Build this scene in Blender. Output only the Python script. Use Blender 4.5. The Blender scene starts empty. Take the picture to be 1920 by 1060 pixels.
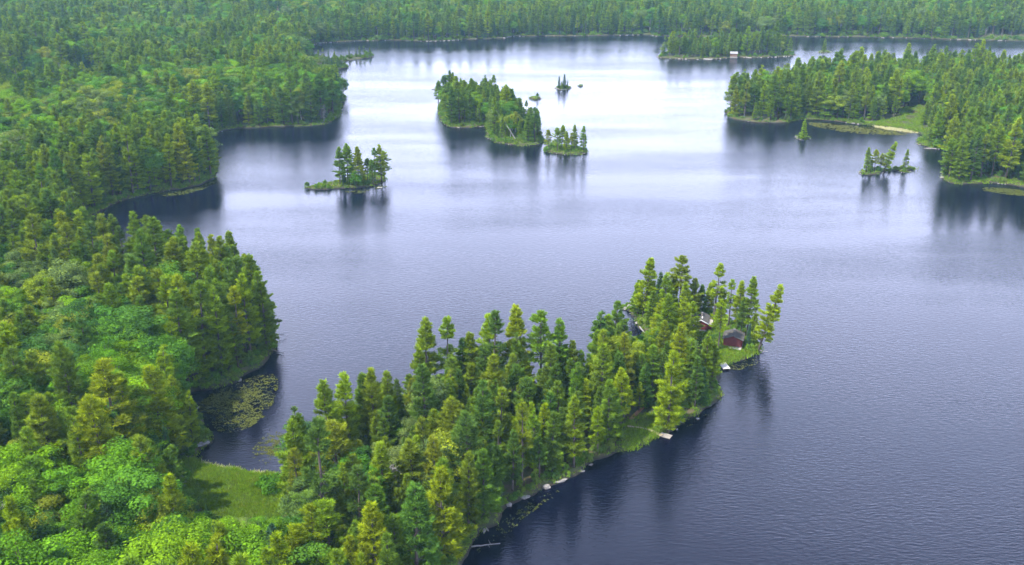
import bpy, bmesh, math, random
import numpy as np
from mathutils import Vector, Matrix, noise as mnoise
from mathutils.geometry import delaunay_2d_cdt

R = math.radians
rng = np.random.default_rng(7)
random.seed(7)
scene = bpy.context.scene
COL = scene.collection

# ------------------------------------------------------------------ camera
F, W0, H0 = 1800.0, 1920.0, 1060.0          # focal length in pixels of the 1920 px frame
CAM_H = 110.0
PITCH = math.atan((H0 / 2 + 170) / F)
cam_data = bpy.data.cameras.new('camera')
cam_data.sensor_width = 36
cam_data.lens = 36 * F / W0
cam_data.clip_start = 1
cam_data.clip_end = 20000
cam = bpy.data.objects.new('camera', cam_data)
cam.location = (0, 0, CAM_H)
cam.rotation_euler = (math.pi / 2 - PITCH, 0, 0)
COL.objects.link(cam)
scene.camera = cam

# ------------------------------------------------------------------ sky and sun
SUN_EL, SUN_AZ = R(54), math.atan2(-0.78, -0.52)     # azimuth from +Y towards +X
world = bpy.data.worlds.new('World')
scene.world = world
world.use_nodes = True
wn = world.node_tree
wn.nodes.clear()
w_out = wn.nodes.new('ShaderNodeOutputWorld')
w_bg = wn.nodes.new('ShaderNodeBackground')
w_bg.inputs['Strength'].default_value = 0.13
sky = wn.nodes.new('ShaderNodeTexSky')
sky.sky_type = 'NISHITA'
sky.sun_disc = False
sky.sun_elevation = SUN_EL
sky.sun_rotation = SUN_AZ
sky.altitude = 300
sky.air_density = 1.25
sky.dust_density = 0.8
sky.ozone_density = 3.0
# broken thin cloud, the same all round the sky
w_tc = wn.nodes.new('ShaderNodeTexCoord')
w_sep = wn.nodes.new('ShaderNodeSeparateXYZ')
w_add = wn.nodes.new('ShaderNodeMath'); w_add.operation = 'ADD'; w_add.inputs[1].default_value = 0.06
w_max = wn.nodes.new('ShaderNodeMath'); w_max.operation = 'MAXIMUM'; w_max.inputs[1].default_value = 0.05
w_div = wn.nodes.new('ShaderNodeVectorMath'); w_div.operation = 'DIVIDE'
w_cmb = wn.nodes.new('ShaderNodeCombineXYZ')
w_noi = wn.nodes.new('ShaderNodeTexNoise')
w_noi.inputs['Scale'].default_value = 1.1
w_noi.inputs['Detail'].default_value = 6
w_noi.inputs['Roughness'].default_value = 0.55
w_map = wn.nodes.new('ShaderNodeMapRange')
w_map.inputs['From Min'].default_value = 0.38
w_map.inputs['From Max'].default_value = 0.66
w_map.inputs['To Min'].default_value = 0.40
w_map.inputs['To Max'].default_value = 0.56
w_pth = wn.nodes.new('ShaderNodeMath'); w_pth.operation = 'DIVIDE'      # cloud seen along a longer path towards the horizon
w_sqr = wn.nodes.new('ShaderNodeMath'); w_sqr.operation = 'POWER'; w_sqr.inputs[1].default_value = 3.6
w_neg = wn.nodes.new('ShaderNodeMath'); w_neg.operation = 'MULTIPLY'; w_neg.inputs[1].default_value = -1.0
w_exp = wn.nodes.new('ShaderNodeMath'); w_exp.operation = 'EXPONENT'
w_inv = wn.nodes.new('ShaderNodeMath'); w_inv.operation = 'SUBTRACT'; w_inv.inputs[0].default_value = 1.0
w_mix = wn.nodes.new('ShaderNodeMixRGB')
w_mix.inputs['Color2'].default_value = (12.0, 12.9, 18.4, 1)
L = wn.links.new
L(w_tc.outputs['Generated'], w_sep.inputs[0])
L(w_sep.outputs['Z'], w_add.inputs[0])
L(w_add.outputs[0], w_max.inputs[0])
for k in range(3):
    L(w_max.outputs[0], w_cmb.inputs[k])
L(w_tc.outputs['Generated'], w_div.inputs[0])
L(w_cmb.outputs[0], w_div.inputs[1])
L(w_div.outputs[0], w_noi.inputs['Vector'])
L(w_noi.outputs['Fac'], w_map.inputs['Value'])
L(w_map.outputs[0], w_pth.inputs[0]); L(w_max.outputs[0], w_pth.inputs[1])
L(w_pth.outputs[0], w_sqr.inputs[0]); L(w_sqr.outputs[0], w_neg.inputs[0]); L(w_neg.outputs[0], w_exp.inputs[0]); L(w_exp.outputs[0], w_inv.inputs[1]); L(w_inv.outputs[0], w_mix.inputs['Fac'])
L(sky.outputs[0], w_mix.inputs['Color1'])
L(w_mix.outputs[0], w_bg.inputs['Color'])
L(w_bg.outputs[0], w_out.inputs['Surface'])

sun_data = bpy.data.lights.new('sun', 'SUN')
sun_data.energy = 5.0
sun_data.angle = R(0.6)
sun_data.color = (1.0, 0.95, 0.86)
sun = bpy.data.objects.new('sun', sun_data)
to_sun = Vector((math.sin(SUN_AZ) * math.cos(SUN_EL), math.cos(SUN_AZ) * math.cos(SUN_EL), math.sin(SUN_EL)))
sun.rotation_euler = to_sun.to_track_quat('Z', 'Y').to_euler()
sun.location = (-200, -100, 300)
COL.objects.link(sun)

scene.view_settings.view_transform = 'Standard'
scene.view_settings.look = 'None'
scene.view_settings.gamma = 1
scene.view_settings.use_curve_mapping = False
scene.view_settings.exposure = 1.35
scene.render.engine = 'CYCLES'
cy = scene.cycles
cy.max_bounces = 5
cy.diffuse_bounces = 2
cy.glossy_bounces = 2
cy.transmission_bounces = 3
cy.volume_bounces = 1
cy.transparent_max_bounces = 6
cy.caustics_reflective = False
cy.caustics_refractive = False
cy.sample_clamp_indirect = 6
cy.use_denoising = True
try:
    cy.denoiser = 'OPENIMAGEDENOISE'
except Exception:
    pass

# ------------------------------------------------------------------ picture <-> place
CP, SP = math.cos(PITCH), math.sin(PITCH)
def px2w(px, py, z=0.0):
    a, b = (np.asarray(px, float) - W0 / 2) / F, -(np.asarray(py, float) - H0 / 2) / F
    dx, dy, dz = a, CP + b * SP, -SP + b * CP
    t = (z - CAM_H) / dz
    return np.stack([dx * t, dy * t], -1)
def w2px(x, y, z):
    zc = y * CP - (z - CAM_H) * SP
    yc = y * SP + (z - CAM_H) * CP
    return W0 / 2 + F * x / zc, H0 / 2 - F * yc / zc, zc

# ------------------------------------------------------------------ materials
def new_mat(name):
    m = bpy.data.materials.new(name)
    m.use_nodes = True
    nt = m.node_tree
    nt.nodes.clear()
    out = nt.nodes.new('ShaderNodeOutputMaterial')
    return m, nt, out
def lin(c):
    return (c[0], c[1], c[2], 1)
def ramp(nt, stops):
    r = nt.nodes.new('ShaderNodeValToRGB')
    el = r.color_ramp.elements
    while len(el) < len(stops):
        el.new(0.5)
    for e, (p, c) in zip(el, stops):
        e.position = p
        e.color = lin(c)
    return r
def foliage_mat(name, tones, transl=0.32, vary=0.55, warm=(1.12, 1.10, 0.7)):
    """leaf colour: a tone per tree (object colour when alpha is 1, else a random tone), varied leaf by leaf"""
    m, nt, out = new_mat(name)
    N, K = nt.nodes.new, nt.links.new
    info = N('ShaderNodeObjectInfo')
    rp = ramp(nt, [(i / max(1, len(tones) - 1), t) for i, t in enumerate(tones)])
    K(info.outputs['Random'], rp.inputs[0])
    pick = N('ShaderNodeMixRGB')
    K(info.outputs['Alpha'], pick.inputs['Fac'])
    K(rp.outputs[0], pick.inputs['Color1'])
    K(info.outputs['Color'], pick.inputs['Color2'])
    at = N('ShaderNodeAttribute'); at.attribute_name = 'tint'
    mr = N('ShaderNodeMapRange')
    mr.inputs['To Min'].default_value = 1 - vary * 0.75
    mr.inputs['To Max'].default_value = 1 + vary * 0.75
    K(at.outputs['Fac'], mr.inputs['Value'])
    mul = N('ShaderNodeMixRGB'); mul.blend_type = 'MULTIPLY'; mul.inputs['Fac'].default_value = 1
    K(pick.outputs[0], mul.inputs['Color1'])
    K(mr.outputs[0], mul.inputs['Color2'])
    wm = N('ShaderNodeMixRGB'); wm.blend_type = 'MULTIPLY'
    wm.inputs['Color2'].default_value = lin(warm)
    K(at.outputs['Fac'], wm.inputs['Fac'])
    K(mul.outputs[0], wm.inputs['Color1'])
    d = N('ShaderNodeBsdfDiffuse'); t = N('ShaderNodeBsdfTranslucent'); mx = N('ShaderNodeMixShader')
    mx.inputs[0].default_value = transl
    K(wm.outputs[0], d.inputs['Color']); K(wm.outputs[0], t.inputs['Color'])
    K(d.outputs[0], mx.inputs[1]); K(t.outputs[0], mx.inputs[2])
    K(mx.outputs[0], out.inputs['Surface'])
    return m
def noise_mat(name, stops, scale, rough=0.9, bump=0.3, bscale=None, detail=6, obj=False):
    m, nt, out = new_mat(name)
    N, K = nt.nodes.new, nt.links.new
    p = N('ShaderNodeBsdfPrincipled'); p.inputs['Roughness'].default_value = rough
    p.inputs['Specular IOR Level'].default_value = 0.2
    if obj:
        g = N('ShaderNodeTexCoord'); vec = g.outputs['Object']
    else:
        g = N('ShaderNodeNewGeometry'); vec = g.outputs['Position']
    n = N('ShaderNodeTexNoise'); n.inputs['Scale'].default_value = scale; n.inputs['Detail'].default_value = detail
    n.inputs['Roughness'].default_value = 0.6
    K(vec, n.inputs['Vector'])
    rp = ramp(nt, stops); K(n.outputs['Fac'], rp.inputs[0]); K(rp.outputs[0], p.inputs['Base Color'])
    if bump:
        n2 = N('ShaderNodeTexNoise'); n2.inputs['Scale'].default_value = bscale or scale * 4; n2.inputs['Detail'].default_value = 5
        K(vec, n2.inputs['Vector'])
        b = N('ShaderNodeBump'); b.inputs['Strength'].default_value = bump; b.inputs['Distance'].default_value = 0.2
        K(n2.outputs['Fac'], b.inputs['Height']); K(b.outputs[0], p.inputs['Normal'])
    K(p.outputs[0], out.inputs['Surface'])
    return m

PINE_T = [((0.158, 0.220, 0.009), 'yellow-green'), ((0.118, 0.190, 0.013), 'fresh green'), ((0.086, 0.152, 0.016), 'mid green'),
          ((0.062, 0.120, 0.021), 'deep green'), ((0.128, 0.178, 0.014), 'olive green')]
LEAF_T = [((0.090, 0.185, 0.009), 'bright lime green'), ((0.068, 0.165, 0.012), 'bright green'), ((0.050, 0.130, 0.016), 'mid green'),
          ((0.038, 0.100, 0.020), 'deep green'), ((0.118, 0.170, 0.016), 'yellowish green'), ((0.082, 0.132, 0.040), 'greyish green')]
SPRU_T = [((0.040, 0.084, 0.026), 'dark green'), ((0.032, 0.078, 0.042), 'blue-green'), ((0.062, 0.108, 0.022), 'mid green')]
M = {}
M['pine'] = foliage_mat('pine_needles', [t for t, _ in PINE_T], 0.16, 0.75)
M['leaf'] = foliage_mat('broad_leaves', [t for t, _ in LEAF_T], 0.26, 0.78, (1.2, 1.08, 0.6))
M['spruce'] = foliage_mat('spruce_needles', [t for t, _ in SPRU_T], 0.2, 0.55)
M['shrub'] = foliage_mat('shrub_leaves', [(0.055, 0.125, 0.016), (0.085, 0.165, 0.018), (0.11, 0.16, 0.03), (0.045, 0.105, 0.02)], 0.3, 0.5)
M['grass'] = foliage_mat('sedge_blades', [(0.110, 0.200, 0.010), (0.130, 0.210, 0.012), (0.085, 0.165, 0.012), (0.14, 0.18, 0.03)], 0.3, 0.6)
M['reed'] = foliage_mat('dry_reeds', [(0.42, 0.40, 0.22), (0.36, 0.36, 0.16), (0.48, 0.46, 0.30)], 0.2, 0.5, (1.05, 1.0, 0.85))
M['rusty'] = foliage_mat('dead_needles', [(0.22, 0.12, 0.05), (0.17, 0.13, 0.07)], 0.2, 0.5, (1.1, 0.9, 0.7))
M['bark'] = noise_mat('pine_bark', [(0.3, (0.034, 0.027, 0.022)), (0.7, (0.095, 0.078, 0.064))], 3, 0.95, 0.5)
M['palebark'] = noise_mat('pale_bark', [(0.3, (0.20, 0.18, 0.16)), (0.7, (0.42, 0.40, 0.37))], 3, 0.95, 0.3)
M['deadwood'] = noise_mat('weathered_wood', [(0.3, (0.10, 0.092, 0.085)), (0.75, (0.25, 0.235, 0.22))], 2.5, 0.9, 0.3)
M['floor'] = noise_mat('forest_floor', [(0.30, (0.022, 0.030, 0.010)), (0.48, (0.040, 0.052, 0.014)), (0.62, (0.062, 0.048, 0.026)), (0.85, (0.070, 0.082, 0.022))], 0.35, 0.95, 0.8, 1.8)
_nt = M['floor'].node_tree; _p = [n for n in _nt.nodes if n.type == 'BSDF_PRINCIPLED'][0]
_src = _p.inputs['Base Color'].links[0].from_socket
_g = _nt.nodes.new('ShaderNodeNewGeometry'); _sx = _nt.nodes.new('ShaderNodeSeparateXYZ'); _mr = _nt.nodes.new('ShaderNodeMapRange'); _mx = _nt.nodes.new('ShaderNodeMixRGB')
_mr.inputs['From Min'].default_value = 0.15; _mr.inputs['From Max'].default_value = 0.6
_mx.inputs['Color1'].default_value = (0.022, 0.019, 0.015, 1)            # wet mud and stained rock at the waterline
_nt.links.new(_g.outputs['Position'], _sx.inputs[0]); _nt.links.new(_sx.outputs['Z'], _mr.inputs['Value']); _nt.links.new(_mr.outputs[0], _mx.inputs['Fac'])
_nt.links.new(_src, _mx.inputs['Color2']); _nt.links.new(_mx.outputs[0], _p.inputs['Base Color'])
M['rock'] = noise_mat('granite', [(0.3, (0.085, 0.08, 0.075)), (0.55, (0.18, 0.168, 0.152)), (0.8, (0.30, 0.28, 0.255))], 1.6, 0.85, 0.6, 5)
M['plank'] = noise_mat('bleached_planks', [(0.3, (0.17, 0.15, 0.125)), (0.7, (0.28, 0.25, 0.21))], 2.0, 0.85, 0.2)
M['palelplank'] = noise_mat('pale_planks', [(0.3, (0.30, 0.28, 0.25)), (0.7, (0.43, 0.41, 0.37))], 2.0, 0.8, 0.2)
M['pathdirt'] = noise_mat('sandy_path', [(0.3, (0.24, 0.17, 0.10)), (0.7, (0.42, 0.34, 0.22))], 1.5, 0.95, 0.4)
M['needleduff'] = noise_mat('needle_duff', [(0.3, (0.14, 0.07, 0.035)), (0.7, (0.25, 0.13, 0.06))], 1.5, 0.95, 0.4)
M['redwall'] = noise_mat('red_boards', [(0.3, (0.058, 0.011, 0.010)), (0.7, (0.090, 0.018, 0.016))], 1.3, 0.75, 0.15, 6)
M['brownwall'] = noise_mat('brown_boards', [(0.3, (0.09, 0.05, 0.035)), (0.7, (0.14, 0.085, 0.06))], 1.3, 0.8, 0.15, 6)
M['whitepaint'] = noise_mat('white_paint', [(0.3, (0.50, 0.49, 0.47)), (0.7, (0.62, 0.61, 0.59))], 2.0, 0.6, 0.05)
M['roof'] = noise_mat('grey_shingles', [(0.3, (0.036, 0.033, 0.029)), (0.55, (0.06, 0.055, 0.048)), (0.8, (0.085, 0.08, 0.062))], 1.4, 0.9, 0.5, 7)
M['roofpale'] = noise_mat('pale_metal_roof', [(0.3, (0.16, 0.16, 0.155)), (0.7, (0.24, 0.235, 0.225))], 1.0, 0.5, 0.05)
M['stone'] = noise_mat('foundation_stone', [(0.3, (0.12, 0.11, 0.095)), (0.7, (0.21, 0.19, 0.165))], 2.4, 0.9, 0.5)
M['pad'] = foliage_mat('lily_pad', [(0.034, 0.044, 0.012), (0.052, 0.058, 0.016), (0.080, 0.082, 0.030)], 0.05, 0.7)
m, nt, out = new_mat('window_glass')
p = nt.nodes.new('ShaderNodeBsdfPrincipled')
p.inputs['Base Color'].default_value = (0.01, 0.012, 0.015, 1); p.inputs['Roughness'].default_value = 0.05
nt.links.new(p.outputs[0], out.inputs['Surface'])
M['glass'] = m

def water_mat():
    m, nt, out = new_mat('lake_water')
    N, K = nt.nodes.new, nt.links.new
    p = N('ShaderNodeBsdfPrincipled')
    p.inputs['Base Color'].default_value = (0.0014, 0.0020, 0.0075, 1)
    p.inputs['IOR'].default_value = 1.333
    g = N('ShaderNodeNewGeometry')
    # slow patches of calmer and ruffled water
    n0 = N('ShaderNodeTexNoise'); n0.inputs['Scale'].default_value = 0.012; n0.inputs['Detail'].default_value = 4
    mp0 = N('ShaderNodeMapping'); mp0.inputs['Scale'].default_value = (0.5, 1.9, 1); mp0.inputs['Rotation'].default_value = (0, 0, R(12))
    K(g.outputs['Position'], mp0.inputs[0]); K(mp0.outputs[0], n0.inputs['Vector'])
    calm = N('ShaderNodeMapRange')
    calm.inputs['From Min'].default_value = 0.35; calm.inputs['From Max'].default_value = 0.65
    calm.inputs['To Min'].default_value = 0.35; calm.inputs['To Max'].default_value = 1.0
    K(n0.outputs['Fac'], calm.inputs['Value'])
    # wind ripples: crests running down to the right as seen from above the near shore
    mp = N('ShaderNodeMapping'); mp.inputs['Rotation'].default_value = (0, 0, R(28)); mp.inputs['Scale'].default_value = (0.34, 1.0, 1)
    K(g.outputs['Position'], mp.inputs[0])
    n1 = N('ShaderNodeTexNoise'); n1.inputs['Scale'].default_value = 1.7; n1.inputs['Detail'].default_value = 3; n1.inputs['Roughness'].default_value = 0.55
    n1.inputs['Distortion'].default_value = 0.4
    K(mp.outputs[0], n1.inputs['Vector'])
    mp2 = N('ShaderNodeMapping'); mp2.inputs['Rotation'].default_value = (0, 0, R(-14)); mp2.inputs['Scale'].default_value = (0.5, 1.0, 1)
    K(g.outputs['Position'], mp2.inputs[0])
    n2 = N('ShaderNodeTexNoise'); n2.inputs['Scale'].default_value = 3.2; n2.inputs['Detail'].default_value = 2
    K(mp2.outputs[0], n2.inputs['Vector'])
    ad = N('ShaderNodeMath'); ad.operation = 'MULTIPLY_ADD'; ad.inputs[1].default_value = 0.28
    K(n2.outputs['Fac'], ad.inputs[0]); K(n1.outputs['Fac'], ad.inputs[2])
    b = N('ShaderNodeBump'); b.inputs['Distance'].default_value = 0.22
    st = N('ShaderNodeMath'); st.operation = 'MULTIPLY'; st.inputs[1].default_value = 0.62
    K(calm.outputs[0], st.inputs[0]); K(st.outputs[0], b.inputs['Strength'])
    K(ad.outputs[0], b.inputs['Height'])
    rr = N('ShaderNodeMath'); rr.operation = 'MULTIPLY'; rr.inputs[1].default_value = 0.20
    K(calm.outputs[0], rr.inputs[0]); K(rr.outputs[0], p.inputs['Roughness'])
    K(b.outputs[0], p.inputs['Normal'])
    K(p.outputs[0], out.inputs['Surface'])
    return m
M['water'] = water_mat()

# ------------------------------------------------------------------ mesh helpers
def cross3(a, b):
    return np.array([a[1] * b[2] - a[2] * b[1], a[2] * b[0] - a[0] * b[2], a[0] * b[1] - a[1] * b[0]])
class MB:
    def __init__(s):
        s.v, s.f, s.mi, s.t = [], [], [], []
    def tri(s, a, b, c, tint=0.5, mi=0):
        n = len(s.v); s.v += [a, b, c]; s.f.append((n, n + 1, n + 2)); s.mi.append(mi); s.t += [tint] * 3
    def quad(s, a, b, c, d, tint=0.5, mi=0):
        n = len(s.v); s.v += [a, b, c, d]; s.f.append((n, n + 1, n + 2, n + 3)); s.mi.append(mi); s.t += [tint] * 4
    def poly(s, pts, tint=0.5, mi=0):
        n = len(s.v); s.v += list(pts); s.f.append(tuple(range(n, n + len(pts)))); s.mi.append(mi); s.t += [tint] * len(pts)
    def box(s, lo, hi, mi=0):
        x0, y0, z0 = lo; x1, y1, z1 = hi
        n = len(s.v)
        s.v += [(x0, y0, z0), (x1, y0, z0), (x1, y1, z0), (x0, y1, z0), (x0, y0, z1), (x1, y0, z1), (x1, y1, z1), (x0, y1, z1)]
        for f in ((3, 2, 1, 0), (4, 5, 6, 7), (0, 1, 5, 4), (1, 2, 6, 5), (2, 3, 7, 6), (3, 0, 4, 7)):
            s.f.append(tuple(n + i for i in f)); s.mi.append(mi)
        s.t += [0.5] * 8
    def tube(s, pts, rads, sides=6, mi=0, tint=0.5):
        pts = [np.asarray(p, float) for p in pts]
        n0 = len(s.v)
        for i, (p, r) in enumerate(zip(pts, rads)):
            d = pts[min(i + 1, len(pts) - 1)] - pts[max(i - 1, 0)]
            d = d / (np.linalg.norm(d) + 1e-9)
            u = cross3(d, (0, 0, 1.0) if abs(d[2]) < 0.9 else (1.0, 0, 0)); u /= np.linalg.norm(u)
            w = cross3(d, u)
            for k in range(sides):
                a = 2 * math.pi * k / sides
                s.v.append(tuple(p + r * (math.cos(a) * u + math.sin(a) * w)))
                s.t.append(tint)
        for i in range(len(pts) - 1):
            for k in range(sides):
                a, b = n0 + i * sides + k, n0 + i * sides + (k + 1) % sides
                s.f.append((a, b, b + sides, a + sides)); s.mi.append(mi)
        s.f.append(tuple(n0 + (len(pts) - 1) * sides + k for k in range(sides))); s.mi.append(mi)
        s.f.append(tuple(n0 + k for k in reversed(range(sides)))); s.mi.append(mi)
    def mesh(s, name, mats, smooth=False):
        me = bpy.data.meshes.new(name)
        me.from_pydata([tuple(map(float, v)) for v in s.v], [], s.f)
        for mt in mats:
            me.materials.append(mt)
        me.polygons.foreach_set('material_index', s.mi)
        at = me.attributes.new('tint', 'FLOAT', 'POINT')
        at.data.foreach_set('value', np.asarray(s.t, np.float32))
        if smooth:
            me.polygons.foreach_set('use_smooth', [True] * len(s.f))
        me.update()
        return me
    def merged(s, o, dm=0):
        r = MB(); r.v = s.v + o.v; n = len(s.v)
        r.f = s.f + [tuple(i + n for i in f) for f in o.f]
        r.mi = s.mi + [i + dm for i in o.mi]; r.t = s.t + o.t
        return r
def link(name, data, parent=None, loc=None):
    o = bpy.data.objects.new(name, data)
    COL.objects.link(o)
    if parent is not None:
        o.parent = parent
    if loc is not None:
        o.location = loc
    return o
def tag(o, label=None, cat=None, group=None, kind=None):
    if label: o['label'] = label
    if cat: o['category'] = cat
    if group: o['group'] = group
    if kind: o['kind'] = kind
    return o

# ------------------------------------------------------------------ land outlines (traced on the photograph, laid on the water plane)
def cat_rom(P, closed=False, n=6):
    P = np.asarray(P, float); out = []
    m = len(P)
    for i in range(m if closed else m - 1):
        if closed:
            p0, p1, p2, p3 = P[(i - 1) % m], P[i], P[(i + 1) % m], P[(i + 2) % m]
        else:
            p0, p1, p2, p3 = P[max(i - 1, 0)], P[i], P[i + 1], P[min(i + 2, m - 1)]
        for k in range(n):
            t = k / n
            out.append(0.5 * ((2 * p1) + (-p0 + p2) * t + (2 * p0 - 5 * p1 + 4 * p2 - p3) * t * t + (-p0 + 3 * p1 - 3 * p2 + p3) * t ** 3))
    if not closed:
        out.append(P[-1])
    return np.array(out)
MAIN = [(700, 1330), (790, 1160), (866, 1056), (890, 1022), (908, 1000), (925, 985), (936, 965), (952, 950), (985, 935), (1010, 922), (1045, 908),
        (1062, 900), (1090, 885), (1125, 862), (1150, 852), (1175, 848), (1200, 838), (1240, 820), (1258, 812), (1272, 799), (1300, 783), (1325, 772),
        (1342, 762), (1350, 742), (1350, 715), (1352, 697), (1375, 681), (1400, 673), (1418, 665), (1427, 653), (1421, 636), (1400, 617), (1360, 597), (1310, 582),
        (1250, 571), (1200, 569), (1168, 576), (1182, 586), (1188, 598), (1189, 607), (1200, 618), (1206, 625), (1200, 634), (1182, 646), (1152, 672),
        (1115, 708), (1080, 734), (1040, 745), (960, 745), (880, 755), (800, 773), (740, 803), (685, 842), (630, 888), (585, 905), (545, 905), (524, 890),
        (490, 888), (440, 882), (400, 876), (372, 868), (378, 845), (394, 829), (386, 800), (373, 770), (361, 756), (357, 740), (395, 731), (433, 720), (453, 708),
        (488, 694), (500, 675), (520, 658), (523, 638), (512, 608), (480, 578), (430, 548), (360, 530), (300, 520), (240, 508), (195, 490), (150, 465), (125, 440),
        (140, 420), (185, 400), (215, 384), (250, 372), (300, 361), (330, 357), (365, 351), (398, 337), (408, 325), (405, 306), (380, 290), (348, 277), (355, 264),
        (400, 254), (430, 244), (480, 240), (540, 238), (600, 236), (628, 226), (638, 214), (640, 198), (648, 185), (640, 175), (636, 165), (631, 148), (626, 134),
        (650, 128), (652, 124), (625, 121), (645, 116), (694, 109), (697, 104.5), (650, 109), (612, 112), (588, 105), (572, 97), (576, 89), (600, 82), (640, 79),
        (690, 77), (740, 76), (800, 78), (850, 76), (900, 74), (945, 72), (958, 69), (1000, 68.5), (1080, 68), (1150, 67), (1215, 66), (1230, 69), (1250, 68),
        (1300, 69.5), (1400, 69.5), (1480, 68.5), (1550, 70), (1600, 70), (1700, 72), (1800, 75), (1920, 78), (2100, 84), (2400, 92)]
RIGHT = [(2500, 380), (2200, 365), (2000, 358), (1920, 352), (1895, 348), (1860, 344), (1820, 346), (1790, 346), (1772, 340), (1764, 328), (1776, 318), (1800, 306), (1808, 295), (1795, 284),
         (1775, 281), (1760, 280), (1740, 277), (1721, 272), (1719, 264), (1730, 255), (1718, 248), (1700, 244), (1650, 237), (1600, 233), (1560, 227), (1510, 225), (1470, 231),
         (1430, 231), (1400, 228), (1372, 223), (1360, 215), (1363, 207), (1400, 195), (1450, 182), (1520, 168), (1640, 155), (1720, 146), (1800, 148), (1900, 158), (2100, 168), (2500, 180)]
ISLES = {
    'far_cottage_island': [(1233, 108), (1262, 111), (1300, 112), (1350, 111), (1382, 108.5), (1420, 109), (1460, 107.5), (1486, 106), (1491, 102), (1470, 98), (1400, 96), (1310, 97), (1255, 102)],
    'lone_tree_islet': [(1535, 98.5), (1545, 100), (1557, 98.5), (1546, 96.5)],
    'twin_grove_island': [(813, 167), (826, 170), (832, 182), (822, 205), (826, 222), (833, 234), (850, 240), (882, 240), (910, 238), (911, 253), (924, 266), (950, 271), (976, 274),
                          (1006, 272), (1017, 267), (1012, 254), (1000, 242), (965, 220), (930, 204), (870, 186), (842, 177), (828, 166)],
    'mossy_islet': [(1019, 281), (1030, 287), (1060, 291), (1088, 290), (1100, 286), (1088, 279), (1060, 275), (1040, 271), (1022, 263), (1012, 262), (1022, 270), (1028, 276)],
    'spruce_islet': [(1041, 166.5), (1052, 169), (1064, 168), (1071, 165), (1060, 162.5), (1047, 163.5)],
    'bare_islet': [(1082, 162), (1089, 163), (1095, 161.5), (1088, 160)],
    'bush_islet': [(990, 184), (1000, 187.5), (1010, 187), (1017, 185), (1006, 183.2), (997, 183)],
    'grassy_spit_island': [(569, 353), (600, 356.5), (640, 354), (672, 353), (702, 350), (719, 342), (724, 333), (714, 326), (690, 329), (650, 336), (620, 344), (592, 349)],
    'golden_pine_islet': [(1490, 257), (1497, 262), (1509, 263.5), (1520, 260), (1510, 256), (1499, 254.5)],
    'leaning_pine_islet': [(1611, 324), (1618, 329), (1645, 328), (1661, 322.5), (1676, 321), (1692, 324), (1706, 322.5), (1716, 318.5), (1711, 315), (1690, 316), (1665, 318), (1640, 318), (1620, 320)],
}
def shore_line(px, closed, amp=0.6, n=6):
    c = cat_rom(px, closed, n)
    w = px2w(c[:, 0], c[:, 1])
    out = []
    m = len(w)
    for i in range(m if closed else m - 1):
        a, b = w[i], w[(i + 1) % m]
        ln = np.linalg.norm(b - a); step = max(1.1, np.linalg.norm(a) / 260)
        k = max(1, int(ln / step))
        for j in range(k):
            out.append(a + (b - a) * j / k)
    out = np.array(out)
    nz = np.array([mnoise.noise_vector((x * 0.16, y * 0.16, 3.1)) for x, y in out])[:, :2]
    nz2 = np.array([mnoise.noise_vector((x * 0.5, y * 0.5, 8.1)) for x, y in out])[:, :2]
    return out + nz * amp * 2.2 + nz2 * amp
def simplify_closed(P):
    keep = [P[0]]
    for p in P[1:]:
        if np.linalg.norm(p - keep[-1]) > 0.5:
            keep.append(p)
    return np.array(keep)
XMIN, XMAX, YMIN, YMAX = -2600.0, 2600.0, -500.0, 4200.0
lands = {}
s = shore_line(MAIN, False)
s_end = s[-1]
lands['mainland'] = simplify_closed(np.vstack([[(s[0][0] - 6, YMIN)], s, [(900, s_end[1] + 120)], [(XMAX, s_end[1] + 420)], [(XMAX, YMAX)], [(XMIN, YMAX)], [(XMIN, YMIN)]]))
s = shore_line(RIGHT, False)
lands['right_headland'] = simplify_closed(np.vstack([s]))
for k, v in ISLES.items():
    lands[k] = simplify_closed(shore_line(v, True, 0.25))

def inside(P, poly):
    x, y = P[:, 0], P[:, 1]; r = np.zeros(len(P), bool)
    for i in range(len(poly)):
        x1, y1 = poly[i - 1]; x2, y2 = poly[i]
        if y1 == y2: continue
        c = ((y1 > y) != (y2 > y))
        if not c.any(): continue
        r ^= c & (x < (x2 - x1) * (y - y1) / (y2 - y1) + x1)
    return r
def shore_dist(P, poly):
    A = np.roll(poly, 1, 0); B = poly; AB = B - A; L2 = (AB ** 2).sum(1) + 1e-9
    out = np.empty(len(P))
    for i in range(0, len(P), 2000):
        p = P[i:i + 2000, None, :]
        t = np.clip(((p - A) * AB).sum(2) / L2, 0, 1)
        out[i:i + 2000] = np.sqrt((((p - A) - t[..., None] * AB) ** 2).sum(2).min(1))
    return out
def height(P, d, land):
    big = land in ('mainland', 'right_headland')
    h = -0.25 + 0.95 * np.clip(d / 1.6, 0, 1) ** 0.6
    if big:
        h = h + 2.6 * (1 - np.exp(-d / 28)) + 6.0 * (1 - np.exp(-d / 260))
        nz = np.array([mnoise.noise((x * 0.006, y * 0.006, 1.7)) + 0.35 * mnoise.noise((x * 0.02, y * 0.02, 5.0)) for x, y in P]) if len(P) else 0
        h = h + nz * np.clip(d / 60, 0, 1) * ((4.5 + 13.0 * np.clip((P[:, 1] - 800) / 400, 0, 1)) if land == 'mainland' else 2.0)
        h = h + np.clip((P[:, 1] - 1000) / 900, 0, 1.6) * 22 * np.clip(d / 200, 0, 1)
    else:
        h = h + 1.4 * (1 - np.exp(-d / 9))
    nz = np.array([mnoise.noise((x * 0.22, y * 0.22, 9.0)) for x, y in P]) if len(P) else 0
    return h + nz * np.clip(d / 4, 0, 1) * 0.35
def flat_meadow(P, h):
    return h
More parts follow.
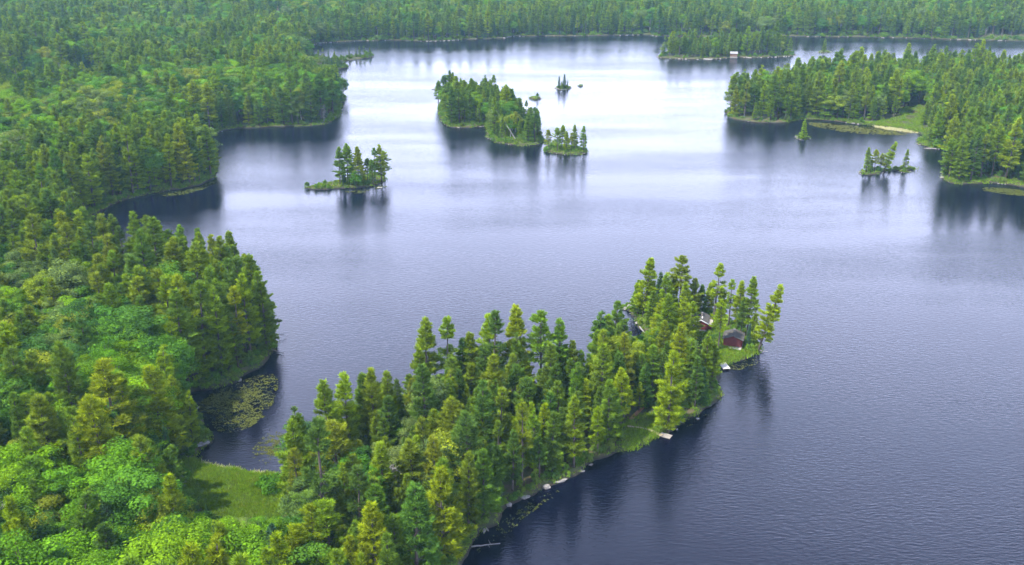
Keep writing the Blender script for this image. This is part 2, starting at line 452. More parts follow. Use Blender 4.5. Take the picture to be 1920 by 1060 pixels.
LOW = []   # (polygon, height) meadows that lie low by the water
def ground(P, land):
    P = np.atleast_2d(np.asarray(P, float)); d = shore_dist(P, lands[land]); h = height(P, d, land)
    for poly, hz in LOW:
        ins = inside(P, poly)
        if ins.any():
            e = np.clip(shore_dist(P[ins], poly) / 9, 0, 1); h[ins] = h[ins] * (1 - e) + np.minimum(h[ins], hz) * e
    return h
def pxpoly(pts):
    c = cat_rom(pts, True, 5); return px2w(c[:, 0], c[:, 1])
MEADOW = pxpoly([(372, 866), (440, 884), (524, 893), (556, 915), (545, 965), (500, 1000), (440, 1010), (380, 965), (340, 925), (325, 880)])
MEADOW_R = pxpoly([(1610, 234), (1650, 231), (1685, 226), (1690, 214), (1722, 210), (1738, 222), (1730, 240), (1722, 247), (1650, 238)])
CLEARING = pxpoly([(1165, 850), (1172, 806), (1190, 790), (1225, 785), (1242, 800), (1246, 820), (1200, 840)])
LOW += [(MEADOW, 0.7), (MEADOW_R, 0.7)]
def hit(px, py, land):
    z = 0.5
    for _ in range(5):
        p = px2w(px, py, z); z = float(ground(p, land)[0])
    return Vector((p[0], p[1], z))

# ------------------------------------------------------------------ the setting
b = MB(); b.poly([(XMIN, YMIN, 0), (XMAX, YMIN, 0), (XMAX, YMAX, 0), (XMIN, YMAX, 0)])
lake = link('lake_water', b.mesh('lake_water', [M['water']]))
tag(lake, 'dark blue lake with fine wind ripples mirroring the pale sky', 'lake', kind='structure')

def land_mesh(name, poly):
    big = name in ('mainland', 'right_headland')
    pts = []
    def grid(x0, x1, y0, y1, st):
        gx, gy = np.meshgrid(np.arange(x0, x1, st), np.arange(y0, y1, st))
        g = np.stack([gx.ravel(), gy.ravel()], 1)
        return g + rng.uniform(-0.3, 0.3, g.shape) * st
    if name == 'mainland':
        G = [grid(-260, 130, 60, 420, 4.0), grid(-420, 420, 420, 900, 9.0), grid(-700, 900, 900, 1700, 26.0)]
        G.append(grid(XMIN + 60, XMAX - 60, 1750, YMAX - 60, 160)); G.append(grid(XMIN + 60, -450, -400, 1700, 120))
    elif name == 'right_headland':
        G = [grid(poly[:, 0].min(), poly[:, 0].max(), poly[:, 1].min(), poly[:, 1].max(), 7.0)]
    else:
        G = [grid(poly[:, 0].min(), poly[:, 0].max(), poly[:, 1].min(), poly[:, 1].max(), 1.8)]
    g = np.vstack(G); g = g[inside(g, poly)]
    d = shore_dist(g, poly); g = g[d > 2.6 if big else d > 0.9]
    # rings just inside the shore carry the bank
    T = np.roll(poly, -1, 0) - np.roll(poly, 1, 0); T /= np.linalg.norm(T, axis=1)[:, None] + 1e-9
    for off in (0.7, 1.7):
        for sg in (1, -1):
            r = poly + sg * off * np.stack([-T[:, 1], T[:, 0]], 1)
            r = r[inside(r, poly)]
            if len(r):
                r = r[shore_dist(r, poly) > off * 0.9]
                if len(r): g = np.vstack([g, r])
    allp = np.vstack([poly, g]); n = len(poly)
    vs, es, fs, *_ = delaunay_2d_cdt([Vector(p) for p in allp], [(i, (i + 1) % n) for i in range(n)], [], 2, 1e-4)
    v = np.array([(q.x, q.y) for q in vs])
    cen = np.array([v[list(f)].mean(0) for f in fs])
    ok = inside(cen, poly)
    z = ground(v, name)
    me = bpy.data.meshes.new(name)
    me.from_pydata([(a, b_, c) for (a, b_), c in zip(v, z)], [], [tuple(f) for f, k in zip(fs, ok) if k])
    me.materials.append(M['floor'])
    me.polygons.foreach_set('use_smooth', [True] * len(me.polygons))
    me.update()
    bm = bmesh.new(); bm.from_mesh(me); bmesh.ops.recalc_face_normals(bm, faces=bm.faces)
    if sum(f.normal.z for f in bm.faces) < 0: bmesh.ops.reverse_faces(bm, faces=bm.faces)
    bm.to_mesh(me); bm.free()
    o = link(name + '_ground' if not name.endswith(('island', 'islet')) else name, me)
    o['kind'] = 'structure'
    return o
LANDLAB = {'mainland': 'wooded mainland shore with its long near peninsula', 'right_headland': 'wooded headland with grassy bay on the right shore',
           'far_cottage_island': 'long wooded island before the far shore', 'lone_tree_islet': 'tiny islet with one tree near the far shore',
           'twin_grove_island': 'wooded island of two groves in mid lake', 'mossy_islet': 'low mossy islet beside the two-grove island',
           'spruce_islet': 'tiny rocky islet with spruces in the pale water', 'bare_islet': 'bare flat green rock in the pale water',
           'bush_islet': 'grassy flat islet with one round bush', 'grassy_spit_island': 'small island with a long grassy spit',
           'golden_pine_islet': 'round islet with one golden pine', 'leaning_pine_islet': 'long low islet with a leaning pine'}
for k, v in lands.items():
    tag(land_mesh(k, v), LANDLAB[k], 'land', kind='structure')

# ------------------------------------------------------------------ tree kinds
def vec(az, el):
    return np.array([math.cos(az) * math.cos(el), math.sin(az) * math.cos(el), math.sin(el)])
def trunk_path(r, H, lean, bend, n=9):
    la = r.uniform(0, 6.28); pts = []
    wob = r.uniform(-0.12, 0.12, (n, 2))
    for i in range(n):
        t = i / (n - 1)
        pts.append(np.array([lean * H * t ** 1.3 + wob[i, 0] * t, wob[i, 1] * t + bend * H * math.sin(t * 3.14) * math.cos(la), H * t]))
    return pts
def along(pts, h, H):
    t = np.clip(h / H, 0, 0.9999) * (len(pts) - 1); i = int(t); return pts[i] + (pts[i + 1] - pts[i]) * (t - i)
def tuft(b, p, d, L_, w, n, r, tint, spread=0.6):
    for _ in range(n):
        e = d + r.normal(0, spread, 3); e[2] += 0.12; e /= np.linalg.norm(e)
        u = cross3(e, r.normal(0, 1, 3)); u /= np.linalg.norm(u) + 1e-9
        l = L_ * r.uniform(0.7, 1.2)
        b.tri(p - u * w, p + u * w, p + e * l, float(np.clip(tint + r.normal(0, 0.16), 0, 1)))
def make_pine(seed, H=20.0, base=0.22, rmax=3.3, lean=0.0, gap=0.12, flat=0.0, dens=1.0, top_open=0.0, side=0.0):
    """white pine: straight trunk, tiers of long limbs that sweep out and up, each carrying flat sprays of needles"""
    r = np.random.default_rng(seed); T, C = MB(), MB()
    pts = trunk_path(r, H, lean, r.uniform(-0.012, 0.012))
    T.tube(pts, [0.30 * (1 - i / 8.6) ** 0.9 * H / 20 + 0.02 for i in range(9)], 7)
    z = base * H
    while z < H * 0.985:
        t = (z / H - base) / (1 - base)
        prof = (0.70 + 0.30 * min(1, t * 3.2)) * (1 - t) ** 0.80 + 0.06
        if t > 0.72: prof *= 1 + 0.35 * flat
        tier = r.uniform(0.72, 1.18)
        if r.random() > gap:
            k = r.integers(5, 8) if t < 0.8 else r.integers(3, 6)
            a0 = r.uniform(0, 6.28)
            for j in range(k):
                if r.random() < 0.10 + top_open * (0.3 if t < 0.5 else 0): continue
                az = a0 + j * 6.283 / k + r.normal(0, 0.22)
                ln = rmax * prof * tier * r.uniform(0.68, 1.18) * (1 + side * math.cos(az))
                el = -0.10 + 0.80 * t ** 1.4 + r.normal(0, 0.13)
                p0 = along(pts, z + r.uniform(-0.35, 0.35), H)
                m = 5
                bp = [p0]
                for q in range(1, m):
                    bp.append(bp[-1] + vec(az + r.normal(0, 0.06), el + 0.30 * (q / m) ** 1.5) * ln / (m - 1))
                C.tube([bp[0], bp[2], bp[4]], [0.05 + 0.010 * ln, 0.035, 0.012], 3, mi=1)
                nt_ = int((5 + ln * 8.5) * dens)
                tint0 = r.uniform(0.12, 0.82)
                sidev = np.array([-math.sin(az), math.cos(az), 0])
                for q in range(nt_):
                    s_ = r.uniform(0.22, 1.0) ** 0.8
                    i_ = min(m - 2, int(s_ * (m - 1))); f_ = s_ * (m - 1) - i_
                    pp = bp[i_] + (bp[i_ + 1] - bp[i_]) * f_
                    off = float(np.clip(r.normal(0, 1), -1.9, 1.9)) * (0.10 + 0.19 * ln * (1.08 - s_) ** 0.7)
                    pp = pp + sidev * off + np.array([0, 0, r.uniform(-0.06, 0.12) + 0.12 * abs(off)])
                    dd = vec(az, el + 0.45) + sidev * np.sign(off) * 0.5
                    tuft(C, pp, dd, 0.78, 0.082, 7, r, tint0 + 0.18 * s_ - 0.09, 0.5)
        z += r.uniform(0.80, 1.30) * (1.0 - 0.45 * t)
    tp = pts[-1]
    for q in range(5):
        tuft(C, tp - np.array([0, 0, 0.25 * q]), np.array([0, 0, 1.0]), 0.6, 0.08, 7, r, 0.65, 0.5)
    return T, C, H, rmax
def make_spruce(seed, H=14.0, rmax=2.1, base=0.06):
    r = np.random.default_rng(seed); T, C = MB(), MB()
    pts = trunk_path(r, H, 0, 0.004)
    T.tube(pts, [0.19 * (1 - i / 8.4) ** 0.9 * H / 14 + 0.015 for i in range(9)], 6)
    z = base * H
    while z < H * 0.985:
        t = (z / H - base) / (1 - base)
        prof = (0.80 + 0.2 * min(1, t * 5)) * (1 - t) ** 0.86 + 0.05
        k = r.integers(5, 8); a0 = r.uniform(0, 6.28); tier = r.uniform(0.82, 1.12)
        for j in range(k):
            az = a0 + j * 6.283 / k + r.normal(0, 0.2)
            ln = rmax * prof * tier * r.uniform(0.7, 1.15)
            el = -0.32 + 0.8 * t ** 2 + r.normal(0, 0.08)
            p0 = along(pts, z, H); tip = p0 + vec(az, el) * ln
            C.tube([p0, tip], [0.035, 0.01], 3, mi=1)
            sidev = np.array([-math.sin(az), math.cos(az), 0]); tint0 = r.uniform(0.2, 0.75)
            for q in range(int(3 + ln * 6.5)):
                s_ = r.uniform(0.15, 1.0); off = r.normal(0, 1) * (0.06 + 0.17 * ln * (1.05 - s_))
                pp = p0 + (tip - p0) * s_ + sidev * off
                tuft(C, pp, vec(az, el - 0.1) + sidev * np.sign(off) * 0.6, 0.40, 0.075, 5, r, tint0 + 0.15 * s_, 0.45)
        z += r.uniform(0.30, 0.50) * H / 14
    for q in range(5):
        tuft(C, pts[-1] - np.array([0, 0, 0.2 * q]), np.array([0, 0, 1.0]), 0.5, 0.06, 6, r, 0.6, 0.35)
    return T, C, H, rmax
def make_broad(seed, H=15.0, rx=3.7, clumps=54, leaf=0.30, trunk_r=0.22, per=140, low=0.30, loose=0.0):
    """broadleaf tree: forked trunk, limbs to every leaf mass, leaves on the outside of uneven clumps"""
    r = np.random.default_rng(seed); T, C = MB(), MB()
    pts = trunk_path(r, H * 0.62, r.uniform(-0.05, 0.05), 0.02)
    T.tube(pts, [trunk_r * (1 - i / 10.5) for i in range(9)], 7)
    cz, rz = H * (0.5 + low / 2), H * (0.5 - low / 2)
    lob = [(vec(r.uniform(0, 6.28), r.uniform(-0.3, 1.3)), r.uniform(0.1, 0.30)) for _ in range(6)]
    for c in range(clumps):
        u = r.normal(0, 1, 3); u[2] = abs(u[2]) * 1.15 - 0.45; u /= np.linalg.norm(u)
        k = 1 + sum(a * max(0, float(np.dot(u, d))) ** 3 for d, a in lob) - 0.12
        rad = (r.uniform(0.62, 0.95) if c % 5 else r.uniform(0.25, 0.6)) * k
        ce = np.array([u[0] * rx * rad, u[1] * rx * rad, cz + u[2] * rz * rad])
        cr = r.uniform(0.80, 1.45) * rx / 3.7 * (1 + 0.2 * (rad < 0.6))
        tint0 = r.uniform(0.15, 0.85)
        if c < 16:
            st = along(pts, H * r.uniform(0.25, 0.6), H * 0.62)
            mid = (st + ce) / 2 + np.array([0, 0, 0.25])
            C.tube([st, mid, ce], [trunk_r * 0.42, trunk_r * 0.25, 0.02], 4, mi=1)
        for q in range(int(per * (0.7 + 0.6 * cr))):
            n_ = r.normal(0, 1, 3); n_[2] += 0.35; n_ /= np.linalg.norm(n_)
            pp = ce + n_ * np.array([1.1, 1.1, 0.70]) * cr * r.uniform(0.80 - 0.2 * loose, 1.05 + 0.25 * loose)
            nn = n_ * 1.1 + r.normal(0, 0.42, 3) + np.array([0, 0, 0.35]); nn /= np.linalg.norm(nn)
            a_ = cross3(nn, r.normal(0, 1, 3)); a_ /= np.linalg.norm(a_) + 1e-9; b_ = cross3(nn, a_)
            s_ = leaf * float(r.lognormal(-0.05, 0.32))
            C.quad(pp - a_ * s_ * 0.55, pp - b_ * s_ * 0.42, pp + a_ * s_ * 0.7, pp + b_ * s_ * 0.42, float(np.clip(tint0 + r.normal(0, 0.17), 0, 1)))
    return T, C, H, rx
def make_snag(seed, H=11.0, needles=0):
    """dead tree: bare trunk with short broken limbs"""
    r = np.random.default_rng(seed); T, C = MB(), MB()
    pts = trunk_path(r, H, r.uniform(-0.06, 0.06), 0.01)
    T.tube(pts, [0.19 * (1 - i / 8.5) + 0.02 for i in range(9)], 6)
    for j in range(58):
        h = H * r.uniform(0.22, 0.97); az = r.uniform(0, 6.28); ln = (0.5 + 2.0 * (1 - h / H) ** 0.6) * r.uniform(0.4, 1.1)
        p0 = along(pts, h, H); p1 = p0 + vec(az, r.uniform(-0.35, 0.35)) * ln * 0.6; p2 = p1 + vec(az + r.normal(0, 0.5), r.uniform(-0.4, 0.5)) * ln * 0.5
        C.tube([p0, p1, p2], [0.06, 0.04, 0.018], 3, mi=1)
        for q in range(4):
            a1 = p1 + (p2 - p1) * r.random(); C.tube([a1, a1 + vec(r.uniform(0, 6.28), r.uniform(-0.5, 0.4)) * 0.7], [0.025, 0.014], 3, mi=1)
            if needles:
                tuft(C, a1, vec(az, -0.2), 0.42, 0.07, needles, r, 0.5, 0.7)
    return T, C, H, 1.8
def make_shrub(seed, H=2.2, rx=1.5):
    r = np.random.default_rng(seed); b = MB()
    for c in range(13):
        u = r.normal(0, 1, 3); u[2] = abs(u[2]); u /= np.linalg.norm(u)
        ce = np.array([u[0] * rx * 0.65, u[1] * rx * 0.65, 0.25 + u[2] * H * 0.62]); cr = r.uniform(0.4, 0.65) * rx / 1.5; t0 = r.uniform(0.2, 0.8)
        for q in range(70):
            n_ = r.normal(0, 1, 3); n_[2] += 0.3; n_ /= np.linalg.norm(n_); pp = ce + n_ * cr * r.uniform(0.6, 1.1)
            nn = n_ + r.normal(0, 0.5, 3); nn /= np.linalg.norm(nn)
            a_ = cross3(nn, r.normal(0, 1, 3)); a_ /= np.linalg.norm(a_) + 1e-9; b_ = cross3(nn, a_); s_ = 0.24 * r.uniform(0.6, 1.2)
            b.quad(pp - a_ * s_ * 0.55, pp - b_ * s_ * 0.42, pp + a_ * s_ * 0.7, pp + b_ * s_ * 0.42, float(np.clip(t0 + r.normal(0, 0.15), 0, 1)))
    return b
PROTO = {}      # kind -> list of dicts(trunk mesh, crown mesh, source object, H, r)
SRC = {}
def register(kind, k, T, C, H, rad, fol, bark, word):
    src = SRC.setdefault(kind, bpy.data.collections.new(kind + '_sources'))
    if bark is None: bark = M['bark']
    tm = T.mesh(kind + '_trunk', [bark], True)
    cm = C.mesh(kind + '_crown', [fol, bark])
    T2 = MB(); T2.v, T2.f, T2.mi, T2.t = T.v, T.f, [1] * len(T.f), T.t
    jm = C.merged(T2).mesh(kind + '_whole', [fol, bark])
    o = bpy.data.objects.new('%s_source_%02d' % (kind, k), jm); o.color = (1, 1, 1, 0)
    src.objects.link(o)
    PROTO.setdefault(kind, []).append(dict(t=tm, c=cm, H=H, r=rad, word=word))
reg_pine = [  # H, base, rmax, lean, gap, flat, dens, top_open, side, what sets the form apart
    (20, 0.16, 3.8, 0.00, 0.08, 0.0, 1.0, 0.0, 0.0, 'full-crowned'), (21, 0.24, 3.6, 0.01, 0.15, 0.3, 1.0, 0.1, 0.0, 'tiered'),
    (20, 0.12, 4.3, 0.00, 0.10, 0.0, 1.0, 0.0, 0.15, 'broad'), (22, 0.34, 3.5, -0.01, 0.20, 0.6, 0.95, 0.3, 0.0, 'open-topped'),
    (19, 0.10, 3.6, 0.02, 0.06, 0.0, 1.1, 0.0, 0.0, 'dense'), (20, 0.20, 3.1, 0.00, 0.14, 0.2, 1.0, 0.2, 0.2, 'slim'),
    (21, 0.42, 3.8, 0.03, 0.25, 1.0, 0.9, 0.2, 0.25, 'ragged'), (18, 0.14, 3.3, 0.20, 0.15, 0.3, 1.0, 0.2, 0.35, 'leaning'),
    (20, 0.30, 4.0, 0.02, 0.18, 0.5, 0.95, 0.3, 0.1, 'wide-limbed'), (21, 0.18, 3.4, -0.02, 0.10, 0.0, 1.0, 0.0, 0.1, 'feathery'),
    (19, 0.38, 4.2, 0.03, 0.16, 1.3, 1.0, 0.25, 0.15, 'flat-topped'), (20, 0.08, 3.9, 0.01, 0.08, 0.1, 1.0, 0.05, 0.1, 'low-skirted')]
for k, (H_, ba, rm, le, ga, fl, de, to, si, wd) in enumerate(reg_pine):
    T, C, H_, r_ = make_pine(100 + k, H_, ba, rm, le, ga, fl, de, to, si)
    register('white_pine', k, T, C, H_, r_, M['pine'], M['bark'], wd)
for k, (H_, rm, wd) in enumerate([(14, 2.1, 'conical'), (15, 1.6, 'narrow'), (13, 2.4, 'broad'), (14, 1.25, 'spire-shaped')]):
    T, C, H_, r_ = make_spruce(200 + k, H_, rm)
    register('spruce_tree', k, T, C, H_, r_, M['spruce'], M['bark'], wd)
for k, (H_, rx, cl, lf, low, lo, wd) in enumerate([(15, 4.0, 58, 0.31, 0.26, 0.0, 'round-crowned'), (16, 3.5, 52, 0.30, 0.25, 0.3, 'upright'), (14, 4.5, 64, 0.32, 0.24, 0.1, 'spreading'),
                                                   (15, 3.2, 44, 0.28, 0.20, 0.8, 'loose-leaved'), (16, 3.9, 56, 0.30, 0.30, 0.4, 'billowing'), (13, 3.4, 46, 0.30, 0.15, 0.2, 'bushy')]):
    T, C, H_, r_ = make_broad(300 + k, H_, rx, cl, lf * 0.68, 0.22, 190, low, lo)
    register('broadleaf_tree', k, T, C, H_, r_, M['leaf'], M['palebark'] if k == 3 else M['bark'], wd)
for k in range(3):
    T, C, H_, r_ = make_snag(400 + k, (11, 9, 12)[k], (0, 0, 4)[k])
    register('dead_tree', k, T, C, H_, r_, M['rusty'], M['deadwood'], ('bare', 'broken', 'rusty-needled')[k])
src = SRC.setdefault('shrub', bpy.data.collections.new('shrub_sources'))
SHRUB = []
for k in range(3):
    me = make_shrub(500 + k, (2.2, 1.6, 2.8)[k], (1.5, 1.6, 1.3)[k]).mesh('shrub_leaves', [M['shrub']]); SHRUB.append(me)
    o = bpy.data.objects.new('shrub_source_%02d' % k, me); o.color = (1, 1, 1, 0); src.objects.link(o)
def make_grass(seed, n, h, w, sp):
    r = np.random.default_rng(seed); b = MB()
    for _ in range(n):
        p = np.array([r.normal(0, sp), r.normal(0, sp), 0]); e = np.array([r.normal(0, 0.45), r.normal(0, 0.45), 1.0]) * h * r.uniform(0.6, 1.2)
        a = r.uniform(0, 3.14); u = np.array([math.cos(a), math.sin(a), 0]) * w
        b.tri(p - u, p + u, p + e, float(r.uniform(0.1, 0.9)))
    return b
for nm, mt, h, w in (('grass', 'grass', 0.55, 0.07), ('reed', 'reed', 0.45, 0.06)):
    s_ = SRC.setdefault(nm, bpy.data.collections.new(nm + '_sources'))
    for k in range(3):
        o = bpy.data.objects.new('%s_source_%02d' % (nm, k), make_grass(600 + k, 34, h, w, 0.42).mesh(nm + '_tuft', [M[mt]])); o.color = (1, 1, 1, 0); s_.objects.link(o)

# ------------------------------------------------------------------ where the trees stand
trees = []     # dicts: kind, k, x, y, z, s, sxy, rot, lean(optional tilt), manual
def px_region(pts):
    return np.array(pts, float)
BROAD = [  # regions of the photograph (by tree foot) with their share of (pine, broadleaf, spruce, dead)
    (px_region([(-300, 520), (40, 540), (150, 590), (230, 650), (330, 730), (330, 880), (420, 1000), (560, 1010), (640, 1200), (-500, 1400)]), (0.27, 0.55, 0.12, 0.06)),
    (px_region([(-200, 215), (60, 205), (200, 200), (330, 175), (500, 178), (600, 200), (560, 225), (380, 235), (300, 280), (150, 350), (-200, 400)]), (0.16, 0.72, 0.06, 0.06)),
    (px_region([(-200, 146), (60, 142), (210, 134), (215, 168), (120, 186), (-200, 204)]), (0.0, 0.02, 0.98, 0.0)),
    (px_region([(300, 20), (560, 8), (900, 12), (960, 40), (820, 62), (600, 66), (420, 60)]), (0.18, 0.72, 0.10, 0.0)),
    (px_region([(560, 840), (720, 820), (800, 880), (720, 1000), (560, 1010), (535, 930)]), (0.68, 0.25, 0.04, 0.03)),
    (px_region([(1580, 170), (1900, 170), (2200, 200), (2000, 260), (1800, 215)]), (0.48, 0.42, 0.08, 0.02)),
    (px_region([(-400, -60), (560, -60), (520, 60), (560, 95), (420, 130), (210, 132), (-400, 140)]), (0.44, 0.45, 0.10, 0.01)),
    (px_region([(1300, -20), (2300, -20), (2300, 34), (1700, 26), (1500, 10)]), (0.4, 0.45, 0.15, 0.0)),
]
KINDS = ('white_pine', 'broadleaf_tree', 'spruce_tree', 'dead_tree')
GUARD = [  # parts of the picture that no tree in front may cover: (x0, y0, x1, y1, foot line of what stands there)
    (1299, 599, 1331, 622, 624), (1354, 621, 1393, 659, 661), (1180, 790, 1243, 838, 822), (1352, 678, 1380, 693, 690), (1195, 606, 1216, 632, 625),
    (375, 868, 525, 925, 890), (362, 735, 470, 835, 760), (395, 905, 535, 975, 975), (1172, 572, 1188, 600, 590), (1375, 102, 1389, 107, 108), (945, 236, 975, 270, 262), (1690, 218, 1735, 240, 240), (596, 82, 700, 121, 128), (574, 80, 700, 106, 104)]
def scatter(land, spacing, cull=None):
    poly = lands[land]
    pts = []
    if land == 'mainland':
        bands = [((-260, 130, 70, 420), spacing * 0.83), ((-480, 420, 420, 900), spacing * 1.10), ((-900, 1000, 900, 1560), spacing * 1.32)]
    else:
        bands = [((poly[:, 0].min(), min(poly[:, 0].max(), 420), poly[:, 1].min(), poly[:, 1].max()), spacing)]
    for (x0, x1, y0, y1), st in bands:
        gx, gy = np.meshgrid(np.arange(x0, x1, st), np.arange(y0, y1, st * 0.87))
        gx[::2] += st * 0.5
        g = np.stack([gx.ravel(), gy.ravel()], 1) + rng.uniform(-0.40, 0.40, (gx.size, 2)) * st
        pts.append(g)
    g = np.vstack(pts)
    qx, qy, zc = w2px(g[:, 0], g[:, 1], 5.0)
    g = g[(zc > 20) & (qx > -170) & (qx < 2090) & (qy < 1420)]
    g = g[inside(g, poly)]
    return g
def pick(weights, u):
    c = np.cumsum(weights) / sum(weights); return int(np.searchsorted(c, u))
def add_scatter(land, spacing, weights, hscale=1.0, edge=1.5, hvar=0.2):
    g = scatter(land, spacing); d = shore_dist(g, lands[land]); g, d = g[d > edge], d[d > edge]
    z = ground(g, land); qx, qy, _ = w2px(g[:, 0], g[:, 1], z)
    q = np.stack([qx, qy], 1); reg = np.full(len(g), -1)
    for i, (poly, _) in enumerate(BROAD):
        reg[inside(q, poly)] = i
    inm = inside(q, np.array([(1150, 555), (1450, 555), (1450, 690), (1345, 700), (1230, 688), (1206, 640), (1150, 600)], float)) | inside(g, MEADOW) | inside(g, MEADOW_R) | inside(g, CLEARING)
    for i in range(len(g)):
        if inm[i]: continue
        x, y = g[i]
        w = np.array(BROAD[reg[i]][1] if reg[i] >= 0 else ((0.62, 0.28, 0.08, 0.02) if qy[i] < 250 and land == 'mainland' else weights), float)
        n1 = mnoise.noise((x * 0.022, y * 0.022, 4.4)); n2 = mnoise.noise((x * 0.03, y * 0.03, 14.4))
        w = w * np.array([1.0, math.exp(2.2 * n1), math.exp(1.8 * n2), 1.0])
        if d[i] < 9 and reg[i] < 0: w[1] *= 0.35
        kind = KINDS[pick(w, rng.random())]
        k = int(rng.integers(0, len(PROTO[kind])))
        if kind == 'white_pine':
            k = int(rng.choice(12, p=[.12, .10, .12, .08, .11, .09, .04, .005, .10, .105, .04, .09]))
        pr = PROTO[kind][k]
        hs = hscale * rng.lognormal(-0.06, hvar) * (1 + 0.30 * mnoise.noise((x * 0.012, y * 0.012, 21.0)))
        if kind == 'white_pine' and rng.random() < 0.16: hs *= 0.62
        if kind == 'dead_tree' and k == 2 and rng.random() < 0.5: k = 0
        if reg[i] == 2: hs *= 0.62
        if qx[i] > 530 and qy[i] > 600 and land == 'mainland': hs *= 0.70      # the peninsula's trees are younger
        elif qy[i] > 380 and land == 'mainland': hs *= 0.92
        sz = float(np.clip(hs, 0.35, 1.28)); sx = sz * rng.uniform(0.98, 1.28)
        if kind == 'broadleaf_tree': sx *= rng.uniform(0.92, 1.3)
        # leave the views open that the photograph shows open
        bad = False
        for _ in range(14):
            tx, ty, zc = w2px(x, y, z[i] + pr['H'] * sz); rp = pr['r'] * sx * F / zc * 0.85; bx, by, _z = w2px(x, y, z[i])
            bad = any(bx + rp > X0 and bx - rp < X1 and ty < Y1 and by > Y0 and by > fy for X0, Y0, X1, Y1, fy in GUARD)
            if not bad: break
            sz *= 0.90; sx *= 0.93
        if bad or sz < 0.34: continue
        if 250 < bx < 470 and 880 < by < 1030 and kind != 'dead_tree': sz *= 0.62; sx *= 0.75      # low growth round the meadow
        trees.append(dict(kind=kind, k=k, x=float(x), y=float(y), z=float(z[i]) - 0.1, s=sz, sx=sx, rot=rng.uniform(0, 6.28), tilt=rng.normal(0, 0.025), land=land, d=float(d[i]), man=False))
def manual(kind, k, bx, by, topy, land, tone=None, lean_px=0, wide=1.0, rot=None):
    if kind == 'white_pine' and land not in ('mainland', 'golden_pine_islet') and not lean_px:
        k = int(rng.choice([k, k, 8, 9, 6, 10]))
    p = hit(bx, by, land); pr = PROTO[kind][k]
    lo, hi = 0.5, 60.0
    for _ in range(40):
        mid = (lo + hi) / 2
        if w2px(p.x, p.y, p.z + mid)[1] > topy: lo = mid
        else: hi = mid
    s_ = lo / pr['H']
    tilt = math.atan2(lean_px, by - topy) if lean_px else rng.normal(0, 0.015)
    trees.append(dict(kind=kind, k=k, x=p.x, y=p.y, z=p.z - 0.1, s=s_, sx=s_ * wide * (1.18 if land != 'mainland' else 1.08), rot=rng.uniform(0, 6.28) if rot is None else rot, tilt=tilt, land=land,
                      d=float(shore_dist(np.array([[p.x, p.y]]), lands[land])[0]), man=True, tone=tone))
P_, S_, B_, D_ = 'white_pine', 'spruce_tree', 'broadleaf_tree', 'dead_tree'
# the knoll with the two red cabins
for a in [(P_, 1, 1205, 600, 486, 0, 10), (P_, 6, 1272, 592, 482, 4, 6), (P_, 3, 1337, 602, 496, 0, 5), (P_, 1, 1400, 632, 521, 4, 4), (P_, 5, 1421, 657, 531, 0, 30),
          (S_, 1, 1232, 602, 510, 0, 0), (P_, 5, 1244, 606, 514, 1, 0), (P_, 2, 1298, 594, 522, 4, 0), (P_, 3, 1366, 610, 525, 0, 0), (P_, 5, 1384, 618, 527, 0, 0),
          (P_, 0, 1250, 652, 552, 1, 0), (P_, 4, 1278, 650, 560, 0, 0), (P_, 6, 1346, 657, 566, 0, 2), (S_, 0, 1402, 650, 607, 1, 0), (P_, 9, 1284, 616, 532, 0, 0),
          (P_, 0, 1222, 610, 545, 1, 0), (P_, 2, 1236, 634, 560, 0, 0), (P_, 4, 1300, 666, 624, 1, 0), (P_, 5, 1328, 590, 530, 2, 0), (P_, 0, 1195, 590, 525, 0, 4),
          (P_, 4, 1215, 596, 530, 1, 0), (P_, 9, 1260, 590, 520, 1, 0), (P_, 1, 1312, 592, 535, 3, 0), (P_, 0, 1350, 600, 540, 1, 0), (P_, 11, 1262, 630, 568, 0, 0),
          (P_, 9, 1240, 662, 602, 0, 0), (P_, 4, 1266, 684, 612, 0, 0), (P_, 0, 1294, 694, 634, 1, 0), (P_, 11, 1322, 694, 645, 0, 0), (P_, 9, 1280, 668, 606, 0, 0), (P_, 5, 1335, 712, 640, 1, 0),
          (P_, 4, 1230, 680, 620, 1, 0), (P_, 0, 1340, 690, 650, 2, 0), (B_, 5, 1200, 662, 630, 2, 0), (P_, 11, 1182, 668, 634, 1, 0), (P_, 4, 1166, 690, 640, 0, 0), (P_, 2, 1294, 634, 566, 0, 0), (P_, 9, 1205, 674, 634, 1, 0), (P_, 4, 1190, 694, 636, 0, 0), (P_, 0, 1172, 716, 640, 1, 0), (P_, 11, 1202, 704, 645, 0, 0), (P_, 4, 1216, 660, 630, 1, 0), (P_, 4, 1412, 640, 585, 0, 3), (P_, 8, 1388, 630, 560, 3, 0)]:
    manual(a[0], a[1], a[2], a[3], a[4], 'mainland', a[5], a[6], 1.0 if a[2] > 1338 else 1.22)
# tall pines standing clear along the peninsula's back shore
for a in [(P_, 1, 800, 779, 601, 1), (P_, 3, 838, 772, 597, 1), (P_, 5, 920, 758, 590, 0), (P_, 3, 925, 765, 585, 3), (P_, 1, 968, 752, 577, 0), (P_, 6, 1012, 752, 584, 1), (P_, 5, 1047, 752, 598, 2),
          (P_, 1, 624, 905, 717, 1), (P_, 5, 656, 880, 700, 0), (P_, 0, 690, 856, 700, 2), (P_, 1, 1118, 754, 622, 2), (P_, 3, 1122, 764, 620, 4), (P_, 2, 1252, 812, 660, 0), (P_, 2, 562, 960, 790, 1), (P_, 4, 575, 935, 766, 2)]:
    manual(a[0], a[1], a[2], a[3], a[4], 'mainland', a[5], 0)
